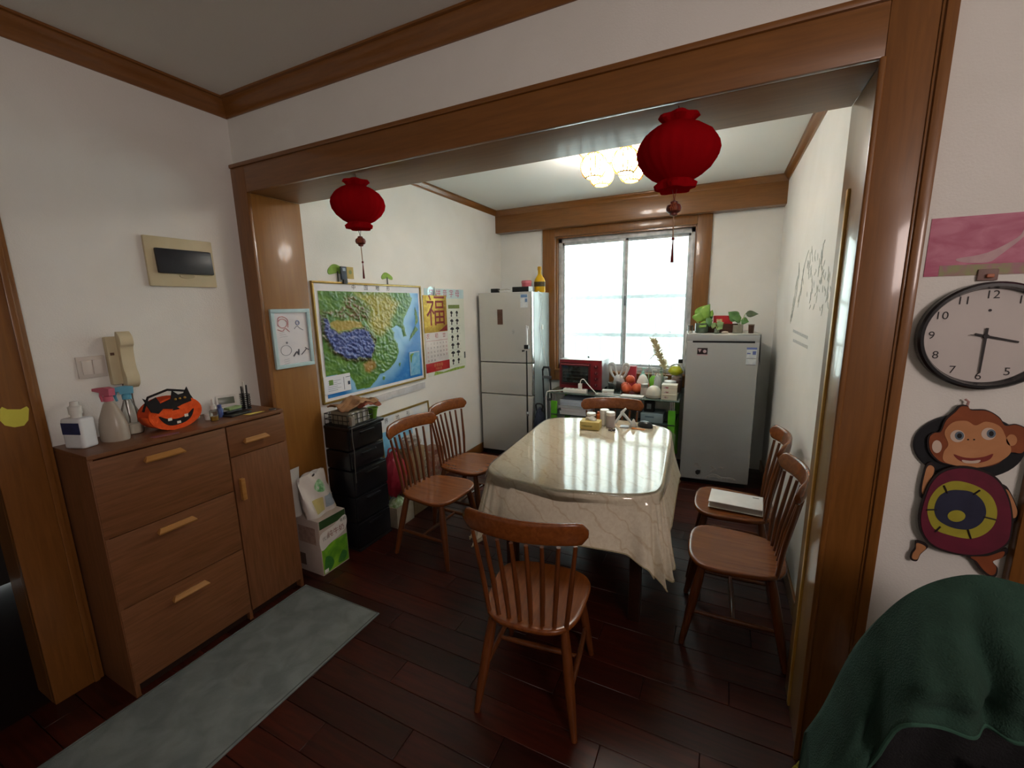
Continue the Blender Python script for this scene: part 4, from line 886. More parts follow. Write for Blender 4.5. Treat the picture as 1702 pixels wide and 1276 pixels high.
# ------------------------------------------------------------------ framed drawing on the jamb
t = thing('picture_frame', 'pale blue picture frame with child drawings on the left jamb', 'picture frame', (W0, .172, 1.455))
y0, y1, z0, z1 = .04, .302, 1.279, 1.629
pb = M('pale_blue_frame', '#b9d3d6', .5, c2='#b0cbce', scale=9)
for q in ((y0, y1, z1-.022, z1), (y0, y1, z0, z0+.022), (y0, y0+.022, z0+.022, z1-.022), (y1-.022, y1, z0+.022, z1-.022)): MB().box(W0, W0+.018, q[0], q[1], q[2], q[3], r=.003).build('frame_bar', pb, t)
MB().box(W0, W0+.006, y0+.02, y1-.02, z0+.02, z1-.02).build('drawing_sheet', M('sheet_white', '#dfdde0', .6, c2='#d6d4d8', scale=6), t)
FJ = FX(W0+.006)
pr = M('crayon_red', '#cc8d92', .8, c2='#d9b0b2', scale=60); gr = M('crayon_grey', '#8d8f9a', .8)
def stroke(pts, r, mat, nm='drawing_line', closed=False): MB().tube([FJ(a, b, .0008) for a, b in pts], r, 5, closed=closed).build(nm, mat, t)
stroke(circ(.115, 1.545, .03, 18, .026), .003, pr, closed=True); stroke(spline([(.085, 1.53), (.09, 1.575), (.12, 1.585), (.15, 1.565), (.148, 1.52)], 4, False), .003, pr)
stroke(spline([(.08, 1.51), (.11, 1.5), (.13, 1.515), (.155, 1.495)], 4, False), .003, pr)
stroke(circ(.215, 1.545, .012, 12), .004, M('crayon_blue', '#9aa3c0', .8), closed=True); stroke(spline([(.19, 1.51), (.21, 1.525), (.23, 1.51), (.25, 1.5)], 4, False), .002, gr)
stroke(circ(.12, 1.385, .035, 20, .03), .0015, gr, closed=True); stroke(circ(.13, 1.43, .004, 8), .003, gr, closed=True)
stroke(spline([(.165, 1.345), (.19, 1.37), (.2, 1.35), (.205, 1.385)], 4, False), .0045, M('pencil_dark', '#55565e', .8)); stroke([(.22, 1.35), (.262, 1.385), (.25, 1.392), (.275, 1.375)], .003, M('pencil_dark'))
for k in range(3): stroke([(.09, 1.49-.012*k), (.12+.01*k, 1.492-.012*k)], .0008, gr); stroke([(.1, 1.33-.012*k), (.135, 1.333-.012*k)], .0008, gr)

# ------------------------------------------------------------------ heap behind the left chairs
t = thing('leaning_map', 'second gold-framed map leaning on the left wall behind the chairs', 'map', (.2, 1.1, 0))
LM = lambda a, b, d: Vector((.20-.05*b/.8+d, a, b))
a0_, a1_, b1_ = .79, 1.41, .81
for q in ((a0_, a1_, b1_-.014, b1_), (a0_, a1_, 0.002, .016), (a0_, a0_+.014, .016, b1_-.014), (a1_-.014, a1_, .016, b1_-.014)): MB().prism(rect(*q), 0, .014, LM).build('frame_bar', gf, t)
MB().prism(rect(a0_+.012, a1_-.012, .012, b1_-.012), .001, .007, LM).build('sheet', M('map_pale', '#d6dde4', .5, c2='#e3e0da', scale=6), t)
MB().prism([(a0_+.014, b1_-.13), (a1_-.25, b1_-.16), (a1_-.25, .1), (a0_+.014, .1)], .007, .0076, LM).build('blue_area', M('map_blue', '#6fb2d6', .5, c2='#8cc3dd', scale=10), t)
for k, ch in enumerate('界地形'): text(ch, .045, LM, .87+.13*k, b1_-.055, .0078).build('title_character', ink, t)
def blob(name, label, cat, c, sx, sy, sz, mat, part, amp=.15, f=3, extra=None, seed=0):
    t = thing(name, label, cat, c)
    mb = MB(); nu_, nv_ = 28, 16
    def fn(u, v):
        q = 2*PI*u; ph = PI*v; d = Vector((math.sin(ph)*math.cos(q), math.sin(ph)*math.sin(q), -math.cos(ph)))
        k = 1+amp*noise.fractal(d*f+Vector((seed, 0, 0)), 1, 2, 3); p = Vector((d.x*sx*k, d.y*sy*k, sz+d.z*sz*k)); p.z = max(0, p.z); return p
    mb.surf(fn, nu_, nv_, True).build(part, mat, t, True, 50)
    if extra: extra(t)
    return t
redm = M('red_bag', '#9a2335', .45, c2='#b03045', scale=8)
def bag_handles(mat, z, w):
    def fn(t):
        for s in (-1, 1): MB().tube(spline([(s*.01, -w, z-.03), (s*.02, -w*.6, z+.05), (s*.01, 0, z+.06), (0, w*.6, z+.04), (s*.01, w, z-.03)], 5, False), .006, 6).build('handle', mat, t, True)
    return fn
blob('red_shopping_bag', 'red shopping bag standing behind the left chair next to the drawer tower', 'bag', (.31, .76, .212), .085, .095, .17, redm, 'bag', .22, 2.5, bag_handles(redm, .32, .05))
t = thing('grey_storage_box', 'low pale cardboard box on the floor under the left chair', 'box', (.305, .76, 0))
cdb = M('cardboard_pale', '#a79a86', .8, c2='#9a8d79', scale=9)
for q in ((.225, .385, .67, .674, .002, .16), (.225, .385, .856, .86, .002, .16), (.225, .229, .674, .856, .002, .16), (.381, .385, .674, .856, .002, .16), (.225, .385, .67, .86, 0, .004)): MB().box(*q).build('panel', cdb, t)
blob('vegetable_bag', 'green printed vegetable bag lying in the low cardboard box', 'bag', (.305, .765, .006), .066, .08, .10, M('green_print_bag', '#6c8f4a', .35, c2='#c3d0b8', scale=24, coat=.3), 'bag', .2, 3, seed=5)
t = thing('brown_carton', 'tall brown carton with black pattern strip between the left chairs', 'carton', (.30, 1.04, 0))
MB().box(.225, .37, .885, 1.09, 0, .52, r=.003).build('carton', M('carton_tan', '#9b8463', .8, c2='#8b7555', scale=9), t)
MB().box(.3705, .3712, 1.045, 1.085, .05, .50).build('pattern_strip', M('carton_pattern', '#2d2924', .7, c2='#b7ab95', scale=60), t)
blob('clear_bag', 'crumpled translucent plastic bag on the brown carton', 'bag', (.295, .985, .52), .06, .085, .055, M('bag_film', '#c3bdb6', .3, c2='#a39c94', scale=10, coat=.4), 'bag', .35, 4, seed=2)
t = thing('red_gift_box', 'dark red and cream patterned gift box behind the far left chair', 'box', (.30, 1.22, 0))
MB().box(.225, .36, 1.115, 1.33, 0, .44, r=.004).build('box', M('giftbox', '#7e3a30', .6, c2='#8d7b66', scale=22), t)
MB().box(.3605, .362, 1.15, 1.30, .30, .40).build('label', M('gift_label', '#b79a84', .6, c2='#8d4a40', scale=40), t)
# ------------------------------------------------------------------ glass desk under the window
DX0, DX1, DY0, DY1, DZ = .905, 2.165, 2.40, 2.93, .75
t = thing('glass_desk', 'glass-topped desk with green and silver legs under the window', 'desk', (1.535, 2.66, 0))
MB().box(DX0, DX1, DY0, DY1, DZ-.01, DZ, r=.003).build('glass_top', M('desk_glass', '#5f7068', .08, c2='#586960', scale=3, coat=.8), t)
chm = M('chrome', '#c9cccc', .2, metal=.85); grn = M('green_leg', '#5fae2a', .4, c2='#54a022', scale=8); blm = M('black_metal', '#1a1c1d', .4, c2='#222425', scale=10)
for x in (DX0+.06, DX1-.06):
    for y in (DY0+.04, DY1-.05):
        for k in (-1, 0, 1): MB().tube([(x+k*.016, y, .0), (x+k*.016, y, DZ-.01)], .0075, 10).build('leg_tube', chm, t)
        MB().box(x-.032, x+.032, y-.014, y+.014, .10, .655, r=.006).build('leg_sleeve', grn, t)
        MB().box(x-.034, x+.034, y-.018, y+.018, 0, .02, r=.004).build('foot', blm, t)
MB().box(DX0+.03, DX1-.03, DY0+.02, DY1-.02, .512, .522, r=.003).build('shelf', M('shelf_glass', '#3b4743', .15, c2='#343f3b', scale=3), t)
MB().box(DX0+.1, DX1-.1, DY1-.06, DY1-.045, .66, .70, r=.003).build('crossbar', blm, t)
# lower shelf things
def stack(name, labs, cat, x0, x1, y0, y1, z, hs, cs, group):
    for i, (h, c) in enumerate(zip(hs, cs)):
        j = .012*math.sin(i*2.3)
        t = thing(name, labs[i], cat, ((x0+x1)/2+j, (y0+y1)/2, z), D2(3*math.sin(i*1.7)), group)
        w, d = (x1-x0)/2, (y1-y0)/2
        MB().box(-w, w, -d, d, 0, h*.9, r=.001).build('sheets', M('stack_'+c, c, .7, c2='#c4c9cf', scale=20, stretch=(1, 1, 30)), t, True)
        MB().box(-w-.002, w+.002, -d-.002, d+.002, h*.9, h-.0005).build('cover', M('stack_cover_'+c, c, .55), t, True)
        z += h
stack('document_folder', ['white folder at the bottom of the paper pile under the desk', 'pinkish folder second from the bottom of the pile under the desk', 'pale grey folder in the middle of the pile under the desk', 'light blue folder second from the top of the pile under the desk', 'pale blue folder topmost in the pile under the desk'], 'folder', 1.03, 1.33, DY0+.03, DY0+.28, .523, [.035, .03, .028, .03, .032], ['#cfc9c8', '#cdbfc0', '#a9adaf', '#b9c8dc', '#c3d3e6'], 'folders piled on the desk shelf')
t = thing('shelf_box', 'grey blue flat box on the desk shelf, right end', 'box', (1.93, DY0+.15, .523))
MB().box(-.10, .10, -.11, .11, 0, .085, r=.004).build('box', M('greyblue', '#8fa3ad', .6, c2='#86999f', scale=8), t, True)
MB().box(-.06, .02, -.1106, -.11, .045, .06).build('print', M('box_print', '#566b78', .6), t, True)
t = thing('black_gadget', 'black box with grey display standing on the grey blue box', 'device', (1.89, DY0+.13, .6085))
MB().box(-.04, .05, -.035, .035, 0, .10, r=.004).build('case', dark, t, True)
MB().box(-.015, .025, -.0362, -.035, .03, .08).build('display', M('gadget_grey', '#a9b0b0', .5, c2='#8c9393', scale=30), t, True)

# toaster oven
OV = thing('toaster_oven', 'dark red toaster oven with a black glass door on the desk', 'oven', (1.20, 2.73, DZ), D2(-2))
ow, od, oh = .225, .155, .315
ored = M('oven_red', '#7c1a22', .3, c2='#701620', scale=7, coat=.3); otop = M('oven_top', '#c9cacb', .35, metal=.4)
MB().box(-ow+.004, ow-.004, -od+.02, od, .02, oh-.004, r=.008).build('housing', M('oven_side', '#9a9a9c', .35, metal=.4), OV, True)
MB().box(-ow, ow, -od+.004, -od+.03, .018, oh, r=.008).build('front_frame', ored, OV, True)
MB().box(-ow+.002, ow-.002, -od+.01, od, oh-.006, oh+.004, r=.004).build('top_plate', otop, OV, True)
dr_ = MB().box(-ow+.015, ow-.115, -od-.006, -od+.006, .055, oh-.03, r=.004).build('door', M('oven_door', '#4a1218', .35), OV, True)
MB().box(-ow+.035, ow-.135, -od-.0075, -od-.005, .078, oh-.062, r=.002).build('window', M('oven_glass', '#1d2422', .08, coat=.6), dr_, True)
for k in range(4): MB().box(-ow+.045, ow-.145, -od-.0082, -od-.0074, .10+k*.035, .1018+k*.035).build('rack_bar', M('rack_grey', '#4d5654', .4), dr_, True)
MB().tube([(-ow+.03, -od-.006, oh-.045), (-ow+.03, -od-.026, oh-.045), (ow-.13, -od-.026, oh-.045), (ow-.13, -od-.006, oh-.045)], .006, 8).build('handle', M('oven_handle', '#8d3a40', .35), dr_, True)
for k in range(4):
    z = oh-.065-k*.062
    MB().lathe([(.017, 0), (.016, .018), (.001, .019)], (ow-.055, -od+.004, z), 18, Matrix.Rotation(PI/2, 4, 'X')).build('knob', M('knob_dark', '#4c1118', .35), OV, True)
    MB().box(ow-.0565, ow-.0535, -od-.0165, -od-.0145, z, z+.015).build('knob_mark', M('mark_pink', '#c28a8e', .5), OV, True)
for sx in (-1, 1):
    for sy in (-1, 1): MB().lathe([(.014, 0), (.012, .02)], (sx*(ow-.03), sy*(od-.04), 0), 12).build('foot', dark, OV, True)
MB().ball((.03, .03, oh+.012), .012, 10, 6, .8).build('top_button', M('button_grey', '#7b7f80', .4), OV, True)

# power strip, charger and cable loops
def P_(x, y, z=DZ): return (x, y, z)
t = thing('power_strip', 'white power strip lying in front of the toaster oven', 'power strip', P_(1.185, 2.455))
MB().box(-.12, .12, -.032, .032, 0, .042, r=.01, seg=3).build('body', wp, t, True)
for k in (-2, -1, 0, 1, 2): MB().box(k*.042-.012, k*.042+.012, -.012, .012, .042, .0428).build('outlet', M('socket_grey'), t, True)
t = thing('usb_charger', 'white phone charger plugged into the power strip with its cable', 'charger', P_(1.235, 2.455, DZ+.043))
MB().box(-.018, .018, -.014, .014, 0, .055, r=.005).build('body', M('charger_white', '#efefec', .35), t, True)
MB().tube(spline([(0, 0, .055), (.01, -.005, .09), (.04, -.01, .10), (.08, -.02, .06), (.16, -.045, -.01), (.20, -.053, -.035)], 6, False), .0042, 7).build('cable', M('cable_white', '#e3e4e2', .5), t, True)
t = thing('cable_loop', 'loop of white cable lying on the desk front edge', 'cable', P_(1.52, 2.46))
MB().tube([(.13*math.cos(q), .045*math.sin(q), .005+.002*math.sin(3*q)) for q in [2*PI*k/40 for k in range(38)]], .0045, 7).build('cable', M('cable_white'), t, True)
MB().cbox((.13, .01, .008), (.03, .012, .012), .003).build('plug', M('charger_white'), t, True)
t = thing('drooping_cable', 'thin white cord drooping from the left end of the desk', 'cord', P_(.93, 2.42))
MB().tube(spline([(.13, .03, .02), (.05, .0, .012), (-.0, -.005, .008), (-.033, -.02, -.02), (-.035, -.02, -.2), (-.03, -.025, -.4), (-.04, -.03, -.74)], 6, False), .005, 7).build('cord', M('cable_white'), t, True)
MB().lathe([(.008, -.005), (.008, .005)], (.13, .03, .02), 8).build('connector', M('charger_white'), t, True)
def boxed(name, label, p, w, d, h, c, rz=0, printc=None, group=None, cat='box'):
    t = thing(name, label, cat, p, rz, group)
    MB().box(-w, w, -d, d, 0, h, r=.002).build('carton', M('bx_'+c, c, .6, c2=c, scale=8), t, True)
    MB().box(-w-.0012, w+.0012, -d-.0012, d+.0012, h*.72, h+.0006).build('lid', M('bxl_'+c, c, .5), t, True)
    if printc: MB().box(-w*.7, -w*.1, -d-.002, -d-.001, h*.25, h*.6).build('print', M('bxp_'+printc, printc, .6, c2='#d9d2cd', scale=60), t, True)
    return t
boxed('white_case', 'white slim device case on a tray right of the oven', P_(1.495, 2.54), .055, .035, .035, '#dadbd6', D2(8), '#a5a7a2')
t = thing('clear_container', 'clear plastic punnet beside the fruit', 'container', P_(1.535, 2.64))
MB().lathe([(.055, 0), (.068, .085), (.074, .086), (.074, .092), (.066, .092), (.053, .004), (.001, .004)], seg=4).build('tub', glassy('punnet', (.85, .86, .84), .1, .8), t, True)
MB().lathe([(.072, .09), (.078, .092), (.078, .098), (.072, .1)], seg=4, cap=False).build('rim', glassy('punnet'), t, True)
orm = M('orange_fruit', '#d4623a', .45, c2='#c4492c', scale=9)
def fruit(label, x, y, z, r): 
    t = thing('apple', label, 'fruit', P_(x, y, z), 0, 'red apples on the desk')
    MB().lathe([(.001, .012*r/.045)]+[(r*math.sin(PI*k/10)*(1+.06*math.cos(PI*k/10)), r-r*math.cos(PI*k/10)*.92) for k in range(1, 10)]+[(.004, r*1.82), (.001, r*1.75)], seg=18).build('flesh', orm, t, True)
    MB().tube([(0, 0, r*1.75), (.003, .001, r*2.1)], .0022, 6).build('stalk', M('stalk', '#5a3c22', .7), t, True)
fruit('orange-red apple at the back left of the fruit group on the desk', 1.63, 2.70, DZ, .05)
fruit('orange-red apple at the front left of the fruit group on the desk', 1.665, 2.60, DZ, .05)
fruit('orange-red apple on the right of the fruit group on the desk', 1.755, 2.635, DZ, .052)
fruit('orange-red apple resting on top of the fruit group', 1.685, 2.66, DZ+.088, .045)
# plastic bag with handles
film = M('film_white', '#d9dad8', .3, c2='#c3c5c4', scale=9, coat=.4)
def carrier(t):
    for s in (-1, 1):
        pts = spline([(s*.03, -.0, .10), (s*.075, -.01, .17), (s*.095, 0, .245), (s*.06, 0, .26), (s*.035, .0, .2), (s*.005, 0, .13)], 5, False)
        MB().tube(pts, [.02-.012*abs(2*i/(len(pts)-1)-1)+.0 for i in range(len(pts))][::1], 8).build('handle', film, t, True, 60)
blob('plastic_bag', 'white plastic carrier bag with two loop handles beside the oven', 'bag', P_(1.545, 2.785), .055, .045, .075, film, 'bag', .25, 3, carrier, 3)
t = thing('tumbler_toy', 'egg-shaped white and orange toy behind the apples', 'toy', P_(1.79, 2.755))
MB().lathe([(.05, 0), (.066, .03), (.068, .06), (.06, .088)], seg=24).build('base', M('toy_orange', '#d5623f', .4, c2='#e08a6a', scale=12), t, True)
MB().lathe([(.0602, .086), (.052, .115), (.034, .15), (.012, .172), (.001, .175)], seg=24).build('shell', M('toy_white', '#e2ddd4', .4), t, True)
t = thing('glass_jar', 'small glass jar with a grey lid in front of the apples', 'jar', P_(1.835, 2.572))
MB().lathe([(.032, 0), (.034, .006), (.034, .075), (.029, .085)], seg=20).build('glass', M('jar_pale', '#b9a9a0', .2, c2='#cdbfb6', scale=9), t, True)
MB().lathe([(.035, .08), (.035, .108), (.032, .111), (.001, .111)], seg=20).build('lid', M('lid_grey', '#8f8c88', .4, metal=.3), t, True)
t = thing('teal_lid', 'small turquoise bowl behind the dome on the desk', 'bowl', P_(1.89, 2.69))
MB().lathe([(.03, 0), (.045, .02), (.05, .045), (.046, .045), (.04, .02), (.001, .006)], seg=22).build('bowl', M('teal', '#6cc0bd', .4, c2='#60b3b0', scale=8), t, True)
MB().lathe([(.049, .042), (.052, .045), (.049, .05)], seg=22, cap=False).build('rim', M('teal_rim', '#8ad0cd', .4), t, True)
t = thing('dome_steamer', 'cream domed egg cooker on the desk front', 'cooker', P_(1.932, 2.50))
MB().lathe([(.06, 0), (.069, .008), (.07, .03)], seg=28).build('base', M('cream_base', '#a8a49a', .4), t, True)
MB().lathe([(.07, .03), (.068, .06), (.052, .092), (.026, .11), (.001, .115)], seg=28).build('dome', M('cream_dome', '#d3cdbd', .3, c2='#c3c8bf', scale=12, coat=.3), t, True)
MB().ball((0, 0, .117), .008, 10, 6).build('knob', M('cream_knob', '#c4bfae', .4), t, True)
t = thing('notebook', 'white ring notebook lying on the desk front edge', 'notebook', P_(1.745, 2.452), D2(-3))
MB().box(-.10, .10, -.045, .045, 0, .012, r=.001).build('pages', M('pages_white', '#d5d3cf', .7, c2='#c9c7c3', scale=20, stretch=(1, 1, 30)), t, True)
MB().box(-.102, .102, -.047, .047, .012, .015, r=.001).build('cover', M('cover_white', '#eceae6', .5), t, True)
boxed('tissue_pack', 'bottom cream box of the stack at the right desk end', P_(2.075, 2.50), .068, .06, .05, '#d3cdb8', D2(-2), '#8d6a5f', 'boxes stacked at the right end of the desk')
boxed('tissue_pack', 'middle cream box of the stack at the right desk end', P_(2.07, 2.505, DZ+.0508), .066, .055, .042, '#dcd6c4', D2(3), '#8a5a55', 'boxes stacked at the right end of the desk')
boxed('tissue_pack', 'topmost cream box with red print at the right desk end', P_(2.07, 2.505, DZ+.0936), .066, .055, .042, '#e0dac8', D2(1), '#a8434a', 'boxes stacked at the right end of the desk')
# back row on the desk
boxed('red_carton', 'tall red carton standing by the window mullion', P_(1.66, 2.88), .042, .025, .235, '#b23843', 0, '#d49a8a', cat='carton')
def pump(name, label, x, y, bc, cc, h, r=.034):
    t = thing(name, label, 'pump bottle', P_(x, y))
    MB().lathe([(r, 0), (r*1.03, .006), (r, h*.75), (r*.7, h*.88), (.014, h)], seg=20).build('bottle', M('pb_'+bc, bc, .3, c2=bc, scale=5, coat=.3), t, True)
    MB().lathe([(.016, h-.002), (.016, h+.02), (.006, h+.022), (.006, h+.045)], seg=14).build('collar', M('pc_'+cc, cc, .4), t, True)
    MB().box(-.009, .03, -.008, .008, h+.045, h+.056, r=.003).build('nozzle', M('pc_'+cc), t, True)
pump('soap_bottle', 'teal pump bottle right of the red carton', 1.77, 2.875, '#7fb8ac', '#8fc2b6', .165, .042)
pump('soap_bottle', 'bright green pump bottle in the middle of the back row', 1.875, 2.87, '#7cc13a', '#9a9d98', .15, .037)
pump('soap_bottle', 'pale sage pump bottle beside the pampas grass', 1.945, 2.885, '#a9b7a4', '#8a9a8c', .18, .03)
t = thing('pampas_grass', 'dried cream pampas plume in a vase before the window', 'dried plant', P_(2.0, 2.815))
MB().lathe([(.022, 0), (.028, .03), (.025, .09), (.016, .13), (.02, .15)], seg=20).build('vase', M('vase_grey', '#b3aea6', .4, c2='#a7a29a', scale=9), t, True)
st = spline([(0, 0, .1), (-.01, 0, .2), (-.04, 0, .3), (-.09, 0, .42), (-.13, 0, .5)], 6, False)
MB().tube(st, .003, 6).build('stem', M('stem_tan', '#a08d5c', .8), t, True)
pm_ = MB(); random.seed(3)
for k in range(420):
    f = .30+.70*random.random(); i = f*(len(st)-1); a = Vector(st[int(i)]).lerp(Vector(st[min(len(st)-1, int(i)+1)]), i % 1)
    q = random.random()*2*PI; l = .045*(1.25-abs(f-.6)); d = Vector((math.cos(q)*l-.01, math.sin(q)*l, .03+.015*random.random()))
    pm_.tube([a, a+d*.5+Vector((0, 0, .005)), a+d], [.0035, .003, .0008], 4, cap=False)
o = pm_.build('plume', M('plume_cream', '#efe4c4', .9, c2='#e3d6b2', scale=40), t, True); o['kind'] = 'stuff'
t = thing('chrome_arm', 'thin chrome arm leaning before the window', 'lamp arm', P_(1.827, 2.915))
MB().tube([(.10, -.05, .40), (.04, 0, .355), (-.005, 0, .30), (-.005, 0, .012)], .005, 8).build('arm', chm, t, True)
MB().lathe([(.010, 0), (.009, .012), (.006, .014)], (-.005, 0, 0), 14).build('foot', chm, t, True)
t = thing('wire_hoop', 'thin white wire hoop arching before the window pane', 'hoop', P_(2.03, 2.905))
ha, hb_ = at(1082, 566, 'y', 2.905), at(1127, 560, 'y', 2.905); hc = (ha.x+hb_.x)/2-2.03; hr = (hb_.x-ha.x)/2; hzb = ha.z-DZ
MB().tube([(hc+hr*math.cos(q), 0, hzb+hr*.75*math.sin(q)) for q in [PI*k/24 for k in range(25)]], .0022, 6).build('hoop', M('hoop_white2', '#d4d6d2', .5), t, True)
MB().tube([(hc-hr, 0, hzb), (hc-hr*.9, 0, hzb*.5), (hc-hr*.5, 0, .004)], .0022, 6).build('stem', M('hoop_white2'), t, True)
ylw = M('yellow_film', '#cdd22f', .35, c2='#b9be25', scale=8, coat=.3)
def yl(t):
    MB().tube(spline([(-.06, 0, .06), (-.03, -.01, .10), (.03, -.01, .105), (.06, 0, .065)], 5, False), [.009]*16, 8).build('handle', film, t, True)
# storage tins under the yellow bag
t = thing('storage_tin', 'white round tin at the right end of the desk', 'tin', P_(2.055, 2.69))
MB().lathe([(.05, 0), (.052, .006), (.052, .1)], seg=24).build('tin', M('tin_white', '#c9cbc6', .4, c2='#bfc1bc', scale=8), t, True)
MB().lathe([(.055, .1), (.055, .13), (.05, .134), (.001, .134)], seg=24).build('lid', M('tin_lid', '#d9dad6', .35), t, True)
t = thing('brown_pot', 'dark brown lidded pot behind the white tin', 'pot', P_(2.10, 2.80))
MB().lathe([(.04, 0), (.05, .03), (.05, .13), (.042, .14)], seg=24).build('pot', M('pot_brown', '#6b5048', .4, c2='#5d443d', scale=8), t, True)
MB().lathe([(.046, .14), (.046, .16), (.02, .172), (.001, .174)], seg=24).build('lid', M('pot_lid', '#8d7a70', .4), t, True)
blob('yellow_bag', 'yellow plastic bag with white handles on top of the brown pot', 'bag', P_(2.088, 2.80, DZ+.174), .066, .05, .045, ylw, 'bag', .2, 3, yl, 4)
t = thing('tall_flask', 'tall cream flask with a black cap by the freezer', 'flask', P_(2.12, 2.90))
MB().lathe([(.025, 0), (.026, .005), (.026, .27), (.02, .285)], seg=20).build('flask', M('flask_cream', '#cfcbc2', .4, c2='#c5c1b8', scale=8), t, True)
MB().lathe([(.022, .283), (.022, .315), (.018, .32), (.001, .32)], seg=18).build('cap', dark, t, True)
blob('white_bag', 'white crumpled plastic bag behind the dome on the desk', 'bag', P_(1.93, 2.785), .034, .034, .09, M('film2', '#cfd0cb', .4, c2='#b3b4ae', scale=9, coat=.3), 'bag', .3, 3, None, 9)

# ------------------------------------------------------------------ on the dining table (z of the clear cover)
TZ = .7642
t = thing('tissue_box', 'yellow cardboard tissue box on the dining table', 'tissue box', (1.675, 1.265, TZ), D2(3))
MB().box(-.068, .068, -.05, .05, 0, .055, r=.003).build('box', M('tissue_yellow', '#cdb66c', .6, c2='#bfa75c', scale=10), t, True)
MB().box(-.055, .02, -.0508, -.05, .02, .03).build('print', M('tissue_print', '#7d7038', .6, c2='#a0904e', scale=60), t, True)
MB().prism(circ(0, 0, .04, 20, .014), .0552, .056, FZ(0)).build('slot', M('slot_yellow', '#8a7a44', .7), t, True)
MB().surf(lambda u, v: Vector((-.04+.08*u, .012*math.sin(7*u+3*v)*(1-v)+.006*v, .055+.03*v*(1-.5*abs(2*u-1))+.004*math.sin(11*u))), 14, 6).build('tissue', M('tissue_white', '#ece9e2', .8), t, True, solid=.0015)
def jar(label, x, y, r, h, bc, lc, lh=.02):
    t = thing('jar', label, 'jar', (x, y, TZ), 0, 'jars on the dining table')
    MB().lathe([(r*.95, 0), (r, .005), (r, h), (r*.9, h+.004)], seg=22).build('body', M('jb_'+bc, bc, .35, c2=bc, scale=6, coat=.2), t, True)
    MB().lathe([(r*1.03, h), (r*1.03, h+lh), (r*.95, h+lh+.003), (.001, h+lh+.003)], seg=22).build('lid', M('jl_'+lc, lc, .4), t, True)
jar('brown jar with a white lid behind the yellow tissue box', 1.645, 1.385, .033, .06, '#6d5848', '#e0dcd4', .015)
jar('tall white jar in the middle of the dining table things', 1.74, 1.395, .032, .085, '#dfdcd5', '#ece9e2', .022)
jar('grey-pink jar with a white lid right of the tissue box', 1.795, 1.345, .031, .085, '#a89c98', '#e6e2dc', .02)
t = thing('orange_bottle', 'small orange bottle between the jars on the dining table', 'bottle', (1.69, 1.415, TZ))
MB().lathe([(.014, 0), (.015, .004), (.015, .06), (.008, .068)], seg=16).build('bottle', M('orange_plastic', '#d9722c', .4, c2='#cb6522', scale=8), t, True)
MB().lathe([(.009, .067), (.009, .085), (.001, .086)], seg=14).build('cap', M('orange_cap', '#c55a1e', .4), t, True)
t = thing('steel_tool', 'white angled hand tool standing like a tent on the table', 'tool', (1.87, 1.44, TZ), D2(4))
MB().tube([(-.062, 0, .006), (-.012, 0, .085)], [.008, .011], 10).build('arm', M('tool_white', '#d9dad8', .3, coat=.3), t, True)
MB().tube([(-.02, 0, .082), (.012, .004, .118)], [.012, .007], 10).build('head', M('tool_white'), t, True)
MB().tube([(-.012, 0, .085), (.06, -.01, .012)], [.011, .008], 10).build('arm', M('tool_white'), t, True)
t = thing('white_cone', 'small pale cone-shaped massager on the table', 'massager', (1.945, 1.40, TZ))
MB().lathe([(.024, 0), (.026, .008), (.016, .03), (.006, .055), (.001, .06)], seg=18).build('cone', M('cone_white', '#cfd0cb', .35, c2='#bfc0ba', scale=9), t, True)
MB().lathe([(.0245, .003), (.027, .006), (.0245, .011)], seg=18, cap=False).build('ring', M('cone_ring', '#7c8a8a', .4), t, True)
t = thing('computer_mouse', 'black computer mouse on the far right of the table', 'mouse', (2.02, 1.435, TZ), D2(70))
MB().surf(lambda u, v: Vector((.034*math.cos(2*PI*u)*math.sin(PI*v*.5+1e-3), .056*math.sin(2*PI*u)*math.sin(PI*v*.5+1e-3), .042*math.cos(PI*v*.5)**.7 if v < .999 else 0)), 28, 9, True).build('body', M('mouse_black', '#1c1d1f', .35, c2='#232427', scale=8, coat=.2), t, True, 60)
MB().lathe([(.006, -.004), (.008, 0), (.006, .004)], (0, .03, .033), 12, Matrix.Rotation(PI/2, 4, 'Y')).build('wheel', M('wheel_grey', '#77797c', .5), t, True)
t = thing('orange_comb', 'flat orange plastic comb before the mouse on the table', 'comb', (1.985, 1.365, TZ), D2(-4))
MB().box(-.045, .045, -.008, .008, 0, .004, r=.001).build('spine', M('comb_orange', '#d58a44', .4, c2='#c97d38', scale=9), t, True)
for k in range(10): MB().box(-.043+k*.009, -.039+k*.009, -.022, -.008, 0, .003).build('tooth', M('comb_orange'), t, True)
t = thing('hair_tie', 'small dark hair tie on the table before the jars', 'hair tie', (1.825, 1.255, TZ))
MB().tube([(.02*math.cos(q), .016*math.sin(q), .004+.002*math.sin(5*q)) for q in [2*PI*k/24 for k in range(24)]], .004, 7, closed=True).build('band', M('tie_dark', '#3a2f2f', .7, c2='#453939', scale=40), t, True)
MB().ball((.02, .0, .008), .007, 10, 7).build('bead', M('tie_bead', '#4a3c34', .4), t, True)
tag(MB().prism([(1.86, 1.355), (1.92, 1.36), (1.915, 1.41), (1.855, 1.405)], 0, .006, FZ(TZ)).build('pill_blister', M('blister', '#b7bcc2', .3, metal=.4, c2='#a7acb2', scale=60)), 'flat silver pill blister lying on the table', 'pill pack')

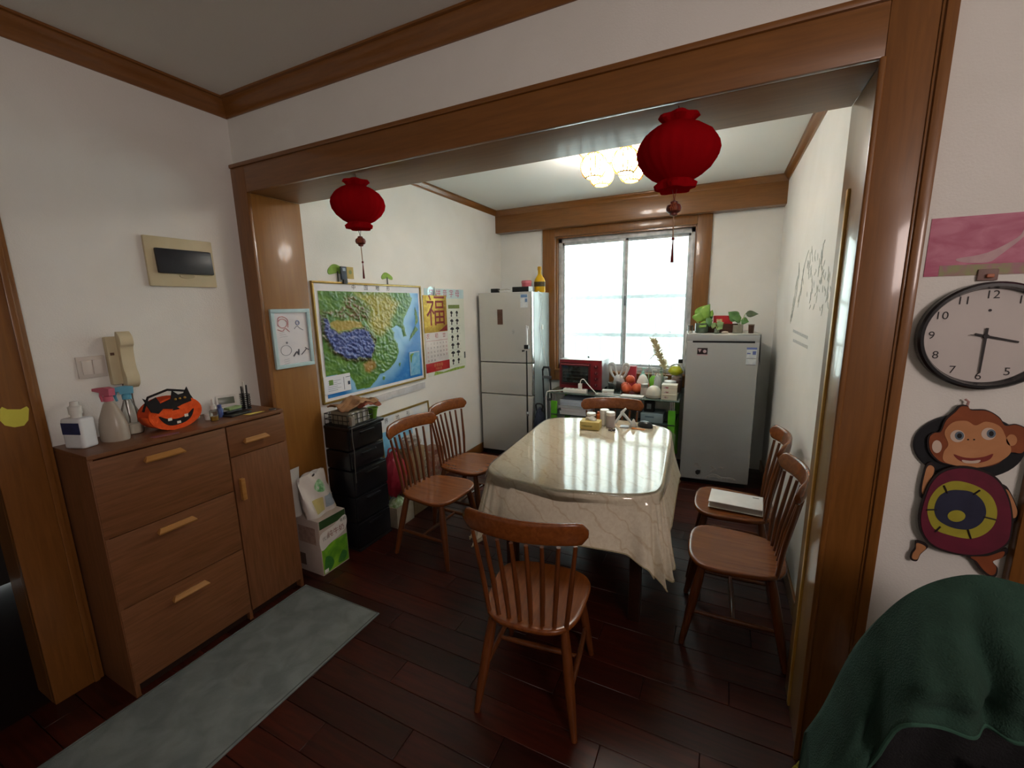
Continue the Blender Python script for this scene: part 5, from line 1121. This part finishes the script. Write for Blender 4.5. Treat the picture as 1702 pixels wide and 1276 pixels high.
# ------------------------------------------------------------------ on the freezer
def gt(x, y, z=gh): return GZM @ Vector((x, y, z))
t = thing('freezer_cloth', 'thin white cloth spread over the freezer top and sides', 'cloth', gt(.28, .27))
clm = M('cloth_white', '#d9d9d4', .8, c2='#cfcfca', scale=14)
GL = GZM.to_3x3().to_4x4()
def cl(u, v):
    x = -.31+.62*u; y = .035+.46*v; z = .003
    if x < -.275: z -= (-.275-x)*0
    return Vector((x, y-.27, z))
top_ = MB().surf(lambda u, v: GL @ Vector((-.284+.568*u, .03+.47*v-.27, .0035+.0015*math.sin(9*u+4*v))), 12, 10).build('top_sheet', clm, t, True, solid=.003)
MB().surf(lambda u, v: GL @ Vector((-.284-.004-.02*v*(1-u), .03+.36*u-.27+.05*v*u, .004-(.33-.2*u)*v)), 8, 10).build('left_flap', clm, t, True, 60, solid=.003)
MB().surf(lambda u, v: GL @ Vector((.286+.004+.012*v, .08+.30*u-.27, .004-(.26-.1*u)*v+.0*u)), 8, 10).build('right_flap', clm, t, True, 60, solid=.003)
FZT = gh+.0075
lf = M('leaf_green', '#6f9c3a', .45, c2='#8db550', scale=18, coat=.2); lf2 = M('leaf_dark', '#46703a', .45, c2='#5c8748', scale=18, coat=.2)
def leafm(base, tip, w, droop, mat, t, nm='leaf'):
    base, tip = Vector(base), Vector(tip); d = tip-base; s = d.cross(Vector((.15, -.8, .45))); s = s.normalized() if s.length > 1e-5 else Vector((1, 0, 0)); nrm = s.cross(d).normalized()
    def fn(u, v):
        k = 1.35*math.sin(PI*min(1, v*1.0)**.7)*(1-.25*v); a = (u-.5)*2
        return base+d*v+s*(a*w*k)+nrm*(-.18*w*abs(a)*k-droop*v*v)
    MB().surf(fn, 5, 9).build(nm, mat, t, True, 60, solid=.0012)
def plant(name, label, p, potf, stems, mats):
    t = thing(name, label, 'plant', p); potf(t)
    for i, (b, tip, w, dr) in enumerate(stems):
        b, tip = Vector(b), Vector(tip); MB().tube([(b.x*.3, b.y*.3, .03), tuple(b*.8+Vector((0, 0, .01))), tuple(b)], .0028, 6).build('stem', M('stem_green', '#9db86c', .5), t, True)
        leafm(b, tip, w, dr, mats[i % len(mats)], t)
    return t
def glass_pot(r, h, c, tint):
    def fn(t):
        MB().lathe([(r*.9, 0), (r, .006), (r, h), (r*.93, h), (r*.93, h-.01), (r*.85, .008), (.001, .006)], seg=20).build('pot', M('pot_'+c, c, .25, c2=tint, scale=12, coat=.3), t, True)
        MB().lathe([(r*.92, h-.012), (r*.5, h-.008), (.001, h-.008)], seg=18).build('soil', M('soil', '#3a3328', .9, c2='#2e281f', scale=60), t, True)
    return fn
plant('pothos_plant', 'bright green pothos in a dark glass pot on the freezer, left', gt(.115, .16, FZT), glass_pot(.055, .085, '#5c6a56', '#39463a'),
      [((-.04, -.01, .12), (.055, -.02, .25), .055, .01), ((-.045, -.02, .10), (-.02, -.045, .17), .04, .03), ((.03, -.03, .10), (.075, -.04, .12), .045, .03), ((-.01, -.04, .09), (.03, -.07, .075), .035, .03), ((.06, 0, .14), (.078, 0, .2), .018, .0), ((.05, .02, .12), (.085, .01, .165), .018, .0)], [lf, lf, lf2])
plant('sprout_plant', 'dark leafed plant in a clear cup on the freezer, right', gt(.40, .16, FZT), glass_pot(.04, .07, '#8c8878', '#9d9988'),
      [((.0, 0, .12), (-.075, -.02, .185), .045, .02), ((.02, .0, .13), (-.04, -.035, .14), .04, .03), ((.05, 0, .165), (.145, -.01, .165), .026, .01), ((.02, 0, .11), (.075, -.02, .105), .03, .02)], [lf2, lf2, M('leaf_grey', '#4c5a42', .5, c2='#5a684e', scale=18)])
plant('small_sprout', 'little pale green sprout in front of the planter box', gt(.235, .115, FZT), glass_pot(.022, .04, '#6f7664', '#5c6454'), [((0, 0, .06), (.04, -.02, .095), .028, .02), ((-.01, 0, .06), (-.045, -.01, .085), .026, .02), ((.01, -.01, .05), (.03, -.045, .055), .024, .02)], [M('leaf_pale', '#7e9a62', .5, c2='#6d8a54', scale=18)])
t = thing('planter_box', 'low dark wooden planter box at the back of the freezer top', 'planter', gt(.285, .24, FZT), .075)
bwn = wood('planter_wood', '#5a3423', '#45271a', 'x', .6, 0)
for q in ((-.12, .12, -.04, -.034, 0, .075), (-.12, .12, .034, .04, 0, .075), (-.12, -.114, -.034, .034, 0, .075), (.114, .12, -.034, .034, 0, .075), (-.12, .12, -.04, .04, 0, .004)): MB().box(*q).build('panel', bwn, t, True)
t = boxed('red_tea_box', 'red and yellow tea box lying on the planter box', gt(.285, .24, FZT+.0755), .075, .035, .07, '#c22a33', .075, '#d9a43c')
t = thing('glass_tumbler', 'small clear tumbler at the left edge of the freezer top', 'tumbler', gt(.022, .11, FZT))
MB().lathe([(.018, 0), (.02, .004), (.022, .065), (.019, .065), (.017, .006), (.001, .005)], seg=18).build('glass', glassy('tumbler_glass', (.85, .82, .78), .05, .9), t, True)
MB().lathe([(.0205, .062), (.0228, .064), (.0228, .067), (.0205, .068)], seg=18, cap=False).build('rim', glassy('tumbler_glass'), t, True)
t = thing('brown_cup', 'small dark brown cup at the right end of the freezer top', 'cup', gt(.50, .15, FZT))
MB().lathe([(.02, 0), (.023, .07), (.02, .07), (.017, .006), (.001, .005)], seg=18).build('cup', M('cup_brown', '#4b2f20', .4, c2='#3d2518', scale=9), t, True)
MB().lathe([(.0215, .066), (.0245, .068), (.0245, .073), (.0215, .074)], seg=18, cap=False).build('rim', M('cup_rim', '#8a7a68', .4), t, True)
t = blob('shell_ornament', 'small cream shell in front of the planter box', 'ornament', gt(.295, .075, FZT), .028, .014, .010, M('shell_cream', '#c9b8a8', .5, c2='#b9a898', scale=30), 'shell', .1, 3)

# ------------------------------------------------------------------ selfie stand, trolley and backpack
t = thing('phone_tripod', 'slim black phone tripod with a white clamp before the tall refrigerator', 'tripod', (.815, 2.10, 0))
MB().tube([(0, 0, .22), (0, 0, .62), (0, 0, 1.20)], [.009, .008, .0065], 10).build('pole', blm, t, True)
for k in range(3):
    q = 2*PI*k/3+.5; MB().tube([(0, 0, .26), (.16*math.cos(q), .16*math.sin(q), .004)], [.007, .005], 8).build('leg', blm, t, True)
MB().lathe([(.011, .56), (.014, .565), (.014, .60), (.011, .605)], seg=14).build('collar', chm, t, True)
MB().cbox((0, 0, 1.235), (.045, .03, .04), .006).build('joint', blm, t, True)
MB().tube([(-.02, 0, 1.20), (-.045, 0, 1.195)], [.006, .01], 8).build('knob', blm, t, True)
hd = MB().cbox((.004, -.004, 1.335), (.018, .022, .16), .006).build('phone_holder', M('holder_white', '#d3d6d6', .35, c2='#c9cccc', scale=8), t, True)
MB().tube([(.0, -.004, 1.41), (.006, -.008, 1.435), (.018, -.006, 1.43), (.02, -.004, 1.40)], .007, 8).build('hook', M('holder_white'), hd, True)
t = thing('folding_trolley', 'black folding luggage trolley leaning between refrigerator and desk', 'trolley', (.83, 2.62, 0))
for s in (-1, 1): MB().tube([(s*.045+.02, -.02, .06), (s*.045, .0, .5), (s*.04-.03, .02, .93)], .009, 8).build('rail', blm, t, True)
MB().tube([(-.07, .02, .93), (-.055, .02, .965), (.0, .02, .965), (.012, .02, .93)], .013, 8).build('grip', M('grip_black', '#232325', .5, coat=.3), t, True)
for z in (.35, .62, .86): MB().cbox((-.0-.03*(z-.4), .005, z), (.10, .014, .03), .004).build('crossbar', M('trolley_grey', '#6a6d70', .4, metal=.4), t, True)
for s in (-1, 1): MB().lathe([(.05, -.012), (.055, -.006), (.055, .006), (.05, .012)], (s*.07+.02, -.02, .055), 20, Matrix.Rotation(PI/2, 4, 'Y')).build('wheel', dark, t, True)
blob('backpack', 'dark navy backpack on the floor beside the tall refrigerator', 'backpack', (.835, 2.36, 0), .058, .10, .29, M('navy_fabric', '#1f2433', .8, c2='#292f40', scale=12), 'body', .12, 2,
     lambda t: (MB().tube(spline([(-.03, 0, .55), (-.035, 0, .62), (.03, 0, .62), (.03, 0, .55)], 5, False), .009, 8).build('handle', dark, t, True), MB().cbox((.0, -.098, .25), (.12, .02, .18), .01).build('pocket', M('navy_fabric2', '#262c3d', .8), t, True)), 6)

# ------------------------------------------------------------------ bamboo decal on the right wall
t = thing('bamboo_decal', 'grey leafy branch decal with two lines of script on the right wall', 'decal', (XR, 1.4, 1.65))
dm = M('decal_grey', '#a0a59c', .7, c2='#b6bab0', scale=20)
FR = FXn(XR); random.seed(11)
def dpt(zx, zy): p = at(1290+zx/5.315, 380+zy/5.317, 'x', XR-.001); return (p.y, p.z)
def dl(zx, zy, l, ang): 
    y, z = dpt(zx, zy); c, s = math.cos(ang), math.sin(ang)
    pts = [(0, 0), (.35, .16), (.7, .12), (1, 0), (.7, -.12), (.35, -.16)]
    MB().prism([(y+l*(a*c-b*s), z+l*(a*s+b*c)) for a, b in pts], .0003, .0012, FR).build('leaf_print', dm, t, smooth=False)
for k in range(16): dl(205-k*5+random.uniform(-8, 8), 320+k*31, random.uniform(.05, .075), random.choice((-1.3, -1.9))+random.uniform(-.3, .3))
for k in range(9): dl(250-k*6+random.uniform(-8, 8), 320+k*38, random.uniform(.045, .07), random.choice((-1.2, -2))+random.uniform(-.3, .3))
for k in range(70): dl(random.uniform(270, 480), random.gauss(330, 100) if k < 50 else random.uniform(420, 690), random.uniform(.03, .055), random.uniform(-2.6, -.5))
for l in ([(290, 190), (250, 330), (215, 560), (200, 650)], [(205, 300), (185, 540), (130, 820)], [(300, 330), (320, 480), (295, 660)], [(420, 130), (400, 330), (430, 450)]):
    q = [dpt(*p) for p in spline(l, 5, False)]; MB().tube([FR(a, b, .0014) for a, b in q], .0011, 4).build('branch_print', dm, t)
for (u0, v0), (u1, v1) in (((1318, 550), (1342, 562)), ((1318, 566), (1342, 578))):
    a, b = at(u0, v0, 'x', XR-.001), at(u1, v1, 'x', XR-.001)
    mb = MB().prism([(a.y, a.z+.012), (b.y, b.z+.012), (b.y, b.z-.006), (a.y, a.z-.006)], .0004, .0012, FR)
    mb.build('script_line', M('script_grey', '#a3a7a7', .7, c2='#c6c8c6', scale=70), t)
# ------------------------------------------------------------------ red paper lanterns under the lintel
def paper(name, c, tr_):
    m = bpy.data.materials.new(name); m.use_nodes = True; nt = m.node_tree; nt.nodes.clear(); N, L = nt.nodes.new, nt.links.new
    o = N('ShaderNodeOutputMaterial'); mx = N('ShaderNodeMixShader'); d = N('ShaderNodeBsdfDiffuse'); tl = N('ShaderNodeBsdfTranslucent')
    tc = N('ShaderNodeTexCoord'); no = N('ShaderNodeTexNoise'); no.inputs['Scale'].default_value = 14; rp = N('ShaderNodeValToRGB')
    rp.color_ramp.elements[0].color = (*lin(c), 1); rp.color_ramp.elements[1].color = (*[k*1.25 for k in lin(c)], 1)
    L(tc.outputs['Object'], no.inputs['Vector']); L(no.outputs['Fac'], rp.inputs[0]); L(rp.outputs[0], d.inputs[0]); L(rp.outputs[0], tl.inputs[0])
    mx.inputs[0].default_value = tr_; L(d.outputs[0], mx.inputs[1]); L(tl.outputs[0], mx.inputs[2]); L(mx.outputs[0], o.inputs[0]); return m
rp_ = paper('lantern_paper', '#a80f18', .4)
brm = M('pendant_brown', '#5a1f16', .4, c2='#7a2f1f', scale=40); strm = M('string_red', '#6e2a24', .7); cordm = M('cord_tan', '#a58468', .7); tasm = M('tassel_red', '#7a1c1c', .8, c2='#641414', scale=40)
def lantern(label, p, rz, s=1.0):
    t = thing('paper_lantern', label, 'lantern', p, rz, 'red paper lanterns under the lintel')
    prof = [(.038, -.005), (.052, -.0), (.058, -.012), (.044, -.026), (.075, -.040), (.105, -.062), (.124, -.09), (.129, -.112), (.124, -.135), (.106, -.163), (.08, -.185), (.052, -.200), (.062, -.214), (.058, -.228), (.04, -.226)]
    def wob(q, i):
        k = 1+.012*math.cos(q*24)
        if i in (0, 1, 2): k *= 1+.14*math.cos(q*5+.4)
        if i in (12, 13, 14): k *= 1+.14*math.cos(q*5+1.2)
        return k*(1+.03*math.cos(q*3))
    MB().lathe([(r*s, z*s) for r, z in prof], seg=96, wob=wob).build('paper_body', rp_, t, True, 60)
    MB().tube([(0, 0, .03), (.003, 0, .01), (0, 0, -.03)], .0018, 6).build('string', strm, t, True)
    MB().tube([(-.012, 0, -.2*s), (0, 0, -.262*s)], .0012, 5).tube([(.012, 0, -.2*s), (0, 0, -.262*s)], .0012, 5).build('cord_pair', strm, t, True)
    z = -.262*s
    b = MB().lathe([(.006, z), (.012, z-.003), (.012, z-.008), (.022, z-.014), (.025, z-.024), (.022, z-.034), (.012, z-.04), (.012, z-.045), (.006, z-.048)], seg=20).build('pendant', brm, t, True)
    text('福', .026, lambda a, b_, d: Vector((a, -.0255-d, b_)), 0, z-.024, 0).build('fortune_character', M('pendant_gold', '#a8552f', .5), b, True)
    MB().tube([(0, 0, z-.048), (.002, 0, z-.12)], .0022, 6).build('cord', cordm, t, True)
    mb = MB(); mb.tube([(.002, 0, z-.118), (.002, 0, z-.126)], [.0045, .005], 8)
    for k in range(9):
        q = 2*PI*k/9; mb.tube([(.002, 0, z-.124), (.002+.004*math.cos(q), .004*math.sin(q), z-.20)], .0014, 4)
    o = mb.build('tassel', tasm, t, True); o['kind'] = 'stuff'
    return t
lantern('red paper lantern hanging at the left end of the lintel over the map', (.855, .05, ZB-.03), .5, .96)
lantern('red paper lantern hanging in front of the window on the right', (2.285, .04, ZB-.028), 0, 1.0)

# ------------------------------------------------------------------ ceiling lamp with four globes
LX, LY = 1.725, 1.545
lw = wood('lamp_wood', '#b8935a', '#a37f48', 'x', .4, .2)
t = thing('ceiling_lamp', 'square wooden ceiling lamp with four slatted globe shades', 'lamp', (LX, LY, HC))
MB().box(LX-.21, LX+.21, LY-.21, LY+.21, HC-.03, HC, r=.004).build('base_plate', M('lamp_plate', '#c9b48d', .5, c2='#bda67c', scale=8), t)
for q in ((-.22, .22, -.22, -.205), (-.22, .22, .205, .22), (-.22, -.205, -.205, .205), (.205, .22, -.205, .205)): MB().box(LX+q[0], LX+q[1], LY+q[2], LY+q[3], HC-.036, HC, r=.003).build('frame_bar', M('lamp_frame', '#6e4a2c', .4, c2='#7c5634', scale=12), t)
gm = M('globe_glow', '#f6f7f6', .5, emit=17.0); bamb = M('bamboo', '#d0a045', .5, c2='#b98832', scale=20)
for sx in (-1, 1):
    for sy in (-1, 1):
        c = Vector((LX+sx*.105, LY+sy*.105, HC-.135)); r = .085
        MB().lathe([(.035, HC-.065), (.04, HC-.06), (.04, HC-.03)], (c.x, c.y, 0), 20).build('holder', lw, t)
        g_ = MB().lathe([(r*.93*math.sin(PI*k/12), -r*.93*math.cos(PI*k/12)) for k in range(2, 12)], c, 24).build('globe', gm, t)
        for k in range(16):
            q = 2*PI*k/16
            MB().tube([c+Vector((math.cos(q)*math.sin(a)*r, math.sin(q)*math.sin(a)*r, -math.cos(a)*r)) for a in [PI*(.20+.68*j/10) for j in range(11)]], .0045, 4).build('slat', bamb, g_)
        for a in (.20, .88): MB().tube([c+Vector((math.cos(q)*math.sin(PI*a)*r, math.sin(q)*math.sin(PI*a)*r, -math.cos(PI*a)*r)) for q in [2*PI*k/20 for k in range(20)]], .0055, 6, closed=True).build('hoop', bamb, g_)

# ------------------------------------------------------------------ right wall of the front room: clock, poster, monkey board
YW = .02; FY = FYn(YW)
def wp_(u, v, d=.0): p = at(u, v, 'y', YW-d); return (p.x, p.z)
t = thing('landscape_poster', 'pink poster with white swoosh and green strip above the clock', 'poster', (3.04, YW, 1.75))
q = [wp_(1549, 364), wp_(1702, 353), wp_(1702, 456), wp_(1540, 460)]
a0_, a1_, b0_, b1_ = q[0][0], 3.22, q[3][1], q[0][1]
MB().prism(rect(a0_, a1_, b0_, b1_), 0, .002, FY).build('sheet', M('poster_magenta', '#a84668', .5, c2='#c0718a', scale=14, stretch=(1, 1, 2)), t)
MB().prism(spline([wp_(1590, 430), wp_(1640, 420), wp_(1690, 395), wp_(1702, 380), wp_(1702, 392), wp_(1660, 425), wp_(1640, 436), wp_(1600, 436)], 4), .002, .0025, FY).build('swoosh', M('poster_white', '#c4a3a6', .5, c2='#b58f95', scale=20), t)
MB().prism(rect(a0_+.03, a1_, b0_, b0_+.028), .002, .0025, FY).build('foliage_strip', M('poster_olive', '#8a8a5a', .5, c2='#9c6a74', scale=40), t)
t = thing('wall_clock', 'round white wall clock with a black rim', 'clock', (3.085, YW, 1.52))
cx, cz, R_ = 3.088, 1.52, .142
ROTY = Matrix.Translation((cx, YW, cz)) @ Matrix.Rotation(PI/2, 4, 'X')
MB().lathe([(R_-.004, 0), (R_, .006), (R_, .03), (R_-.005, .036), (R_-.012, .036), (R_-.015, .024), (R_-.018, .018)], (0, 0, 0), 64, ROTY, cap=False).build('rim', M('rim_black', '#17171a', .25, c2='#1d1d21', scale=6, coat=.3), t)
MB().prism(circ(cx, cz, R_-.010, 64), .004, .014, FY).build('face', M('clock_face', '#d6cfcb', .6, c2='#d0c9c5', scale=5), t)
CF = lambda a, b, d: Vector((cx+a, YW-.0146-d, cz+b))
nk = M('numeral_black', '#2b2628', .6)
for h_ in range(1, 13):
    a = PI/2-h_*PI/6; text(str(h_), .030, CF, .108*math.cos(a), .108*math.sin(a), .0).build('numeral', nk, t)
MB().prism(circ(.0, .068, .0035, 12), 0, .0006, CF).build('logo_dot', nk, t)
def hand(ang, l, w, d, nm):
    c, s = math.cos(ang), math.sin(ang); P2 = lambda x, y: (x*c-y*s, x*s+y*c)
    MB().prism([P2(-.022, -w*.7), (P2(l, -w*.5)), (P2(l, w*.5)), P2(-.022, w*.7)], d, d+.001, CF).build(nm, nk, t)
hand(-PI/2, .098, .004, .003, 'minute_hand'); hand(-.22, .066, .005, .0015, 'hour_hand'); hand(PI-.12, .032, .0016, .0045, 'second_hand')
MB().prism(circ(0, 0, .006, 16), 0, .006, CF).build('hub', nk, t)
MB().prism(circ(cx, cz, R_-.014, 64), .030, .0305, FY).build('glass', glassy('clock_glass', (.98, .98, .98), .03, .35), t)
t = thing('clock_hook', 'tan adhesive hook above the clock rim', 'hook', (3.075, YW, 1.672))
MB().box(3.055, 3.095, YW-.008, YW, 1.665, 1.695, r=.003).build('pad', M('hook_tan', '#7d625c', .6, c2='#8a6e67', scale=9), t)
MB().box(3.07, 3.085, YW-.016, YW-.006, 1.672, 1.682, r=.003).build('peg', M('hook_orange', '#b0684a', .5), t)
# black round board
t = thing('round_board', 'black round board on the wall behind the monkey board', 'board', (3.06, YW, 1.22))
bc_ = wp_(1607, 742, .008); MB().prism(circ(bc_[0], bc_[1], .112, 48, .092), 0, .010, FY).build('disc', M('board_black', '#15161a', .8, c2='#1b1c21', scale=40), t)
MB().tube([FY(bc_[0]+.112*math.cos(2*PI*k/48), bc_[1]+.092*math.sin(2*PI*k/48), .0065) for k in range(48)], .003, 6, closed=True).build('rim', M('board_rim', '#26272c', .6), t)
# monkey dart board: layered flat cut-outs
t = thing('monkey_board', 'flat monkey shaped target board hanging under the clock', 'target board', (3.09, YW, 1.1))
DM = .016
def mk(zx, zy): return wp_(1500+zx/3.985, 660+zy/3.9875, DM)
def mz_(l): return spline([mk(*p) for p in l], 5)
def layer(nm, l, d0, d1, mat, par=None, smooth_=True): return MB().prism(mz_(l) if smooth_ else [mk(*p) for p in l], d0, d1, FY).build(nm, mat, par or t)
mb1 = M('monkey_outline', '#1d1314', .7, c2='#241819', scale=20); brn = M('monkey_brown', '#8f4a26', .7, c2='#7c3e1e', scale=14); tan = M('monkey_tan', '#c0875c', .7, c2='#b47b50', scale=14)
mar = M('monkey_maroon', '#6b1a33', .7, c2='#5c152b', scale=14); ylo = M('monkey_yellow', '#a9a133', .7, c2='#9a9229', scale=14); nvy = M('monkey_navy', '#20233a', .7, c2='#2a2d46', scale=14); wht = M('monkey_white', '#cdb8a8', .7); blk2 = M('monkey_black', '#141012', .7)
head = [(345, 90), (380, 55), (430, 55), (455, 80), (560, 85), (640, 130), (685, 185), (760, 180), (830, 215), (850, 290), (800, 370), (715, 370), (640, 440), (520, 470), (380, 460), (270, 440), (215, 410), (170, 350), (165, 270), (200, 235), (245, 225), (280, 150)]
layer('head_outline', head, .010, .017, mb1)
inner = lambda l, k: [(sum(p[0] for p in l)/len(l)*(1-k)+p[0]*k, sum(p[1] for p in l)/len(l)*(1-k)+p[1]*k) for p in l]
hd = layer('head', inner(head, .965), .017, .0185, brn)
layer('face', [(275, 230), (330, 165), (420, 155), (480, 185), (550, 160), (640, 190), (680, 260), (715, 340), (690, 390), (600, 440), (470, 465), (350, 450), (270, 420), (270, 360), (300, 310)], .0185, .0195, tan, hd)
for e_, pp_ in (((360, 255), (372, 252)), ((565, 240), (582, 238))):
    w = layer('eye', [(e_[0]+48*math.cos(2*PI*k/10), e_[1]+40*math.sin(2*PI*k/10)) for k in range(10)], .0195, .0202, wht, hd)
    layer('iris', [(pp_[0]+30*math.cos(2*PI*k/10), pp_[1]+28*math.sin(2*PI*k/10)) for k in range(10)], .0202, .0206, M('iris_blue', '#5c6a78', .6), hd)
    layer('pupil', [(pp_[0]+16*math.cos(2*PI*k/10), pp_[1]+17*math.sin(2*PI*k/10)) for k in range(10)], .0206, .021, blk2, hd)
mo = layer('mouth', [(335, 375), (400, 395), (470, 400), (540, 390), (595, 372), (570, 410), (500, 432), (420, 432), (365, 410)], .0195, .0202, M('monkey_mouth', '#7a2a24', .7), hd)
layer('teeth', [(390, 412), (450, 418), (510, 412), (490, 432), (410, 432)], .0202, .0206, wht, hd)
for s in (-1, 1): layer('nostril', [(450+s*20+7*math.cos(2*PI*k/8), 278+5*math.sin(2*PI*k/8)) for k in range(8)], .0195, .02, blk2, hd)
layer('ear_patch', [(225+32*math.cos(2*PI*k/12), 325+42*math.sin(2*PI*k/12)) for k in range(12)], .0185, .0195, wht, hd)
layer('ear_patch', [(718+36*math.cos(2*PI*k/12), 282+38*math.sin(2*PI*k/12)) for k in range(12)], .0185, .0195, tan, hd)
body = [(370, 450), (510, 470), (620, 530), (690, 640), (720, 770), (715, 880), (690, 960), (600, 1020), (480, 1045), (330, 1030), (190, 980), (120, 900), (100, 800), (120, 690), (170, 560), (250, 480)]
layer('body_outline', body, .0175, .024, mb1); bd = layer('target_body', inner(body, .955), .024, .0255, mar)
layer('yellow_ring', [(370, 548), (480, 580), (570, 640), (612, 730), (600, 820), (540, 890), (440, 925), (310, 905), (200, 860), (158, 770), (165, 680), (215, 600), (290, 555)], .0255, .0262, ylo, bd)
layer('navy_ring', [(360, 605), (450, 620), (520, 680), (540, 760), (500, 830), (420, 865), (310, 850), (225, 800), (200, 730), (230, 650), (290, 612)], .0262, .0269, nvy, bd)
layer('bull', [(345+58*math.cos(2*PI*k/12), 775+38*math.sin(2*PI*k/12)) for k in range(12)], .0269, .0276, ylo, bd)
for a, b in (((262, 575), (285, 625)), ((455, 635), (500, 605)), ((150, 735), (215, 733)), ((525, 780), (605, 800)), ((205, 880), (240, 845)), ((420, 865), (440, 925))): MB().tube([FY(*mk(*a), .0272), FY(*mk(*b), .0272)], .0022, 5).build('divider', mb1, bd)
limbs = [('arm', [(150, 470), (180, 430), (215, 445), (215, 490), (165, 600), (130, 670), (118, 620)]), ('arm', [(655, 600), (690, 590), (740, 680), (770, 770), (755, 815), (720, 810), (700, 720)]), ('foot', [(95, 950), (170, 985), (120, 1040), (95, 1085), (55, 1075), (60, 1035), (85, 1000)]), ('foot', [(420, 1045), (560, 1040), (690, 1000), (680, 1050), (600, 1085), (630, 1130), (620, 1185), (580, 1195), (520, 1150), (470, 1085)])]
for nm, l in limbs:
    o = layer(nm, l, .010, .0165, mb1); layer(nm+'_fur', inner(l, .8), .0165, .0175, tan if nm == 'arm' or l[0][0] < 200 else brn, o)
MB().tube([FY(*mk(430, 70), .012), FY(*mk(440, 30), .014), FY(*mk(420, 15), .012)], .003, 6).build('hanging_loop', M('loop_pink', '#b38a86', .6), t)

# ------------------------------------------------------------------ lower right: towel over a chair back
t = thing('green_towel', 'dark green towel draped over a chair back at the right edge', 'towel', (3.02, -.45, 0))
tw = M('towel_green', '#28453a', .95, c2='#1f382d', scale=10, bump=.4, bscale=260)
TWX = [(2.70, .48), (2.745, .60), (2.80, .828), (2.869, .974), (2.955, 1.046), (3.05, 1.046), (3.15, 1.02), (3.24, .95), (3.32, .8)]
HEM = [(2.70, .45), (2.79, .50), (2.825, .60), (2.85, .76), (2.9, .79), (3.0, .81), (3.32, .78)]
TWX = spline(TWX, 8, False); HEM = spline(HEM, 8, False)
def interp(x, tb):
    for (a, p), (b, q_) in zip(tb, tb[1:]):
        if x <= b: return p+(q_-p)*max(0, (x-a)/(b-a))
    return tb[-1][1]
def towel(u, v):
    # u across, v from the back hem over the top to the front hem
    x = 2.72+.58*u; top = interp(x, TWX); hem_ = interp(x, HEM)
    w = noise.noise(Vector((u*4, v*2.2, 5))); pleat = .020*math.sin(u*26+2.2*w)+.010*math.sin(u*57+4*w)
    if v < .25: f = v/.25; return Vector((x, -.40+.03*(1-f)+pleat*(1-f), top-.38*(1-f)))
    f = (v-.25)/.75
    z = top+(min(hem_, top-.10)-top)*f+.02*math.sin(u*11)*f
    return Vector((x+(u-.5)*.05*f, -.42-.10*math.sin(PI*min(1, f*1.5)/2)-.04*f-pleat*min(1, f*2.2)-.035*noise.noise(Vector((u*7, v*5, 2)))*f, z))
MB().surf(towel, 110, 40).build('towel', tw, t, solid=.006)
MB().tube([towel(k/109, 1.0) for k in range(110)], .0042, 6).build('hem', M('towel_hem', '#365c4c', .95, c2='#2e5042', scale=30), t)
t = thing('towel_chair', 'wooden chair back almost hidden under the green towel', 'chair', (3.02, -.42, 0))
for x in (2.90, 3.22): MB().tube([(x, -.36, 0), (x, -.39, .55), (x, -.395, .90)], [.018, .02, .016], 10).build('post', CHZ, t)
MB().box(2.90, 3.22, -.41, -.385, .80, .93, r=.008).build('top_rail', CH, t)
MB().box(2.90, 3.22, -.395, -.375, .60, .66, r=.008).build('slat', CH, t)
MB().box(2.95, 3.23, -.37, -.02, .43, .46, r=.01).build('seat', CH, t)
for x in (2.97, 3.21): MB().tube([(x, -.05, 0), (x, -.05, .43)], .018, 10).build('leg', CHZ, t)
t = thing('black_garment', 'black garment hanging on the chair back beneath the green towel', 'garment', (3.05, -.47, 0))
gm_ = M('black_cloth', '#141416', .85, c2='#1b1b1e', scale=14, bump=.3, bscale=200)
MB().surf(lambda u, v: Vector((2.85+.41*u+.03*(u-.5)*v, -.435-.035*v-.014*math.sin(u*21+2*v)*(.3+v), (.80 if u > .12 else .72)-.58*v+.02*math.sin(u*8)*v)), 50, 20).build('drape', gm_, t, solid=.005)
MB().surf(lambda u, v: Vector((3.00+.14*u, -.49-.02*math.sin(PI*u)-.012*math.sin(9*v), .66-.50*v)), 14, 14).build('sleeve', gm_, t, solid=.005)
p = at(1347, 1258, 'y', -.30)
t = blob('yellow_toy', 'dull yellow plastic toy on the floor by the right casing', 'toy', (p.x, -.30, 0), .045, .045, p.z/2, M('dull_yellow', '#8d8426', .5, c2='#7d7420', scale=9), 'body', .1, 2, lambda t: MB().tube([(-.03, -.02, p.z*.9), (-.055, -.035, p.z*.8), (-.05, -.04, p.z*.62)], .010, 8).build('spout', M('dull_yellow'), t, True), 1)
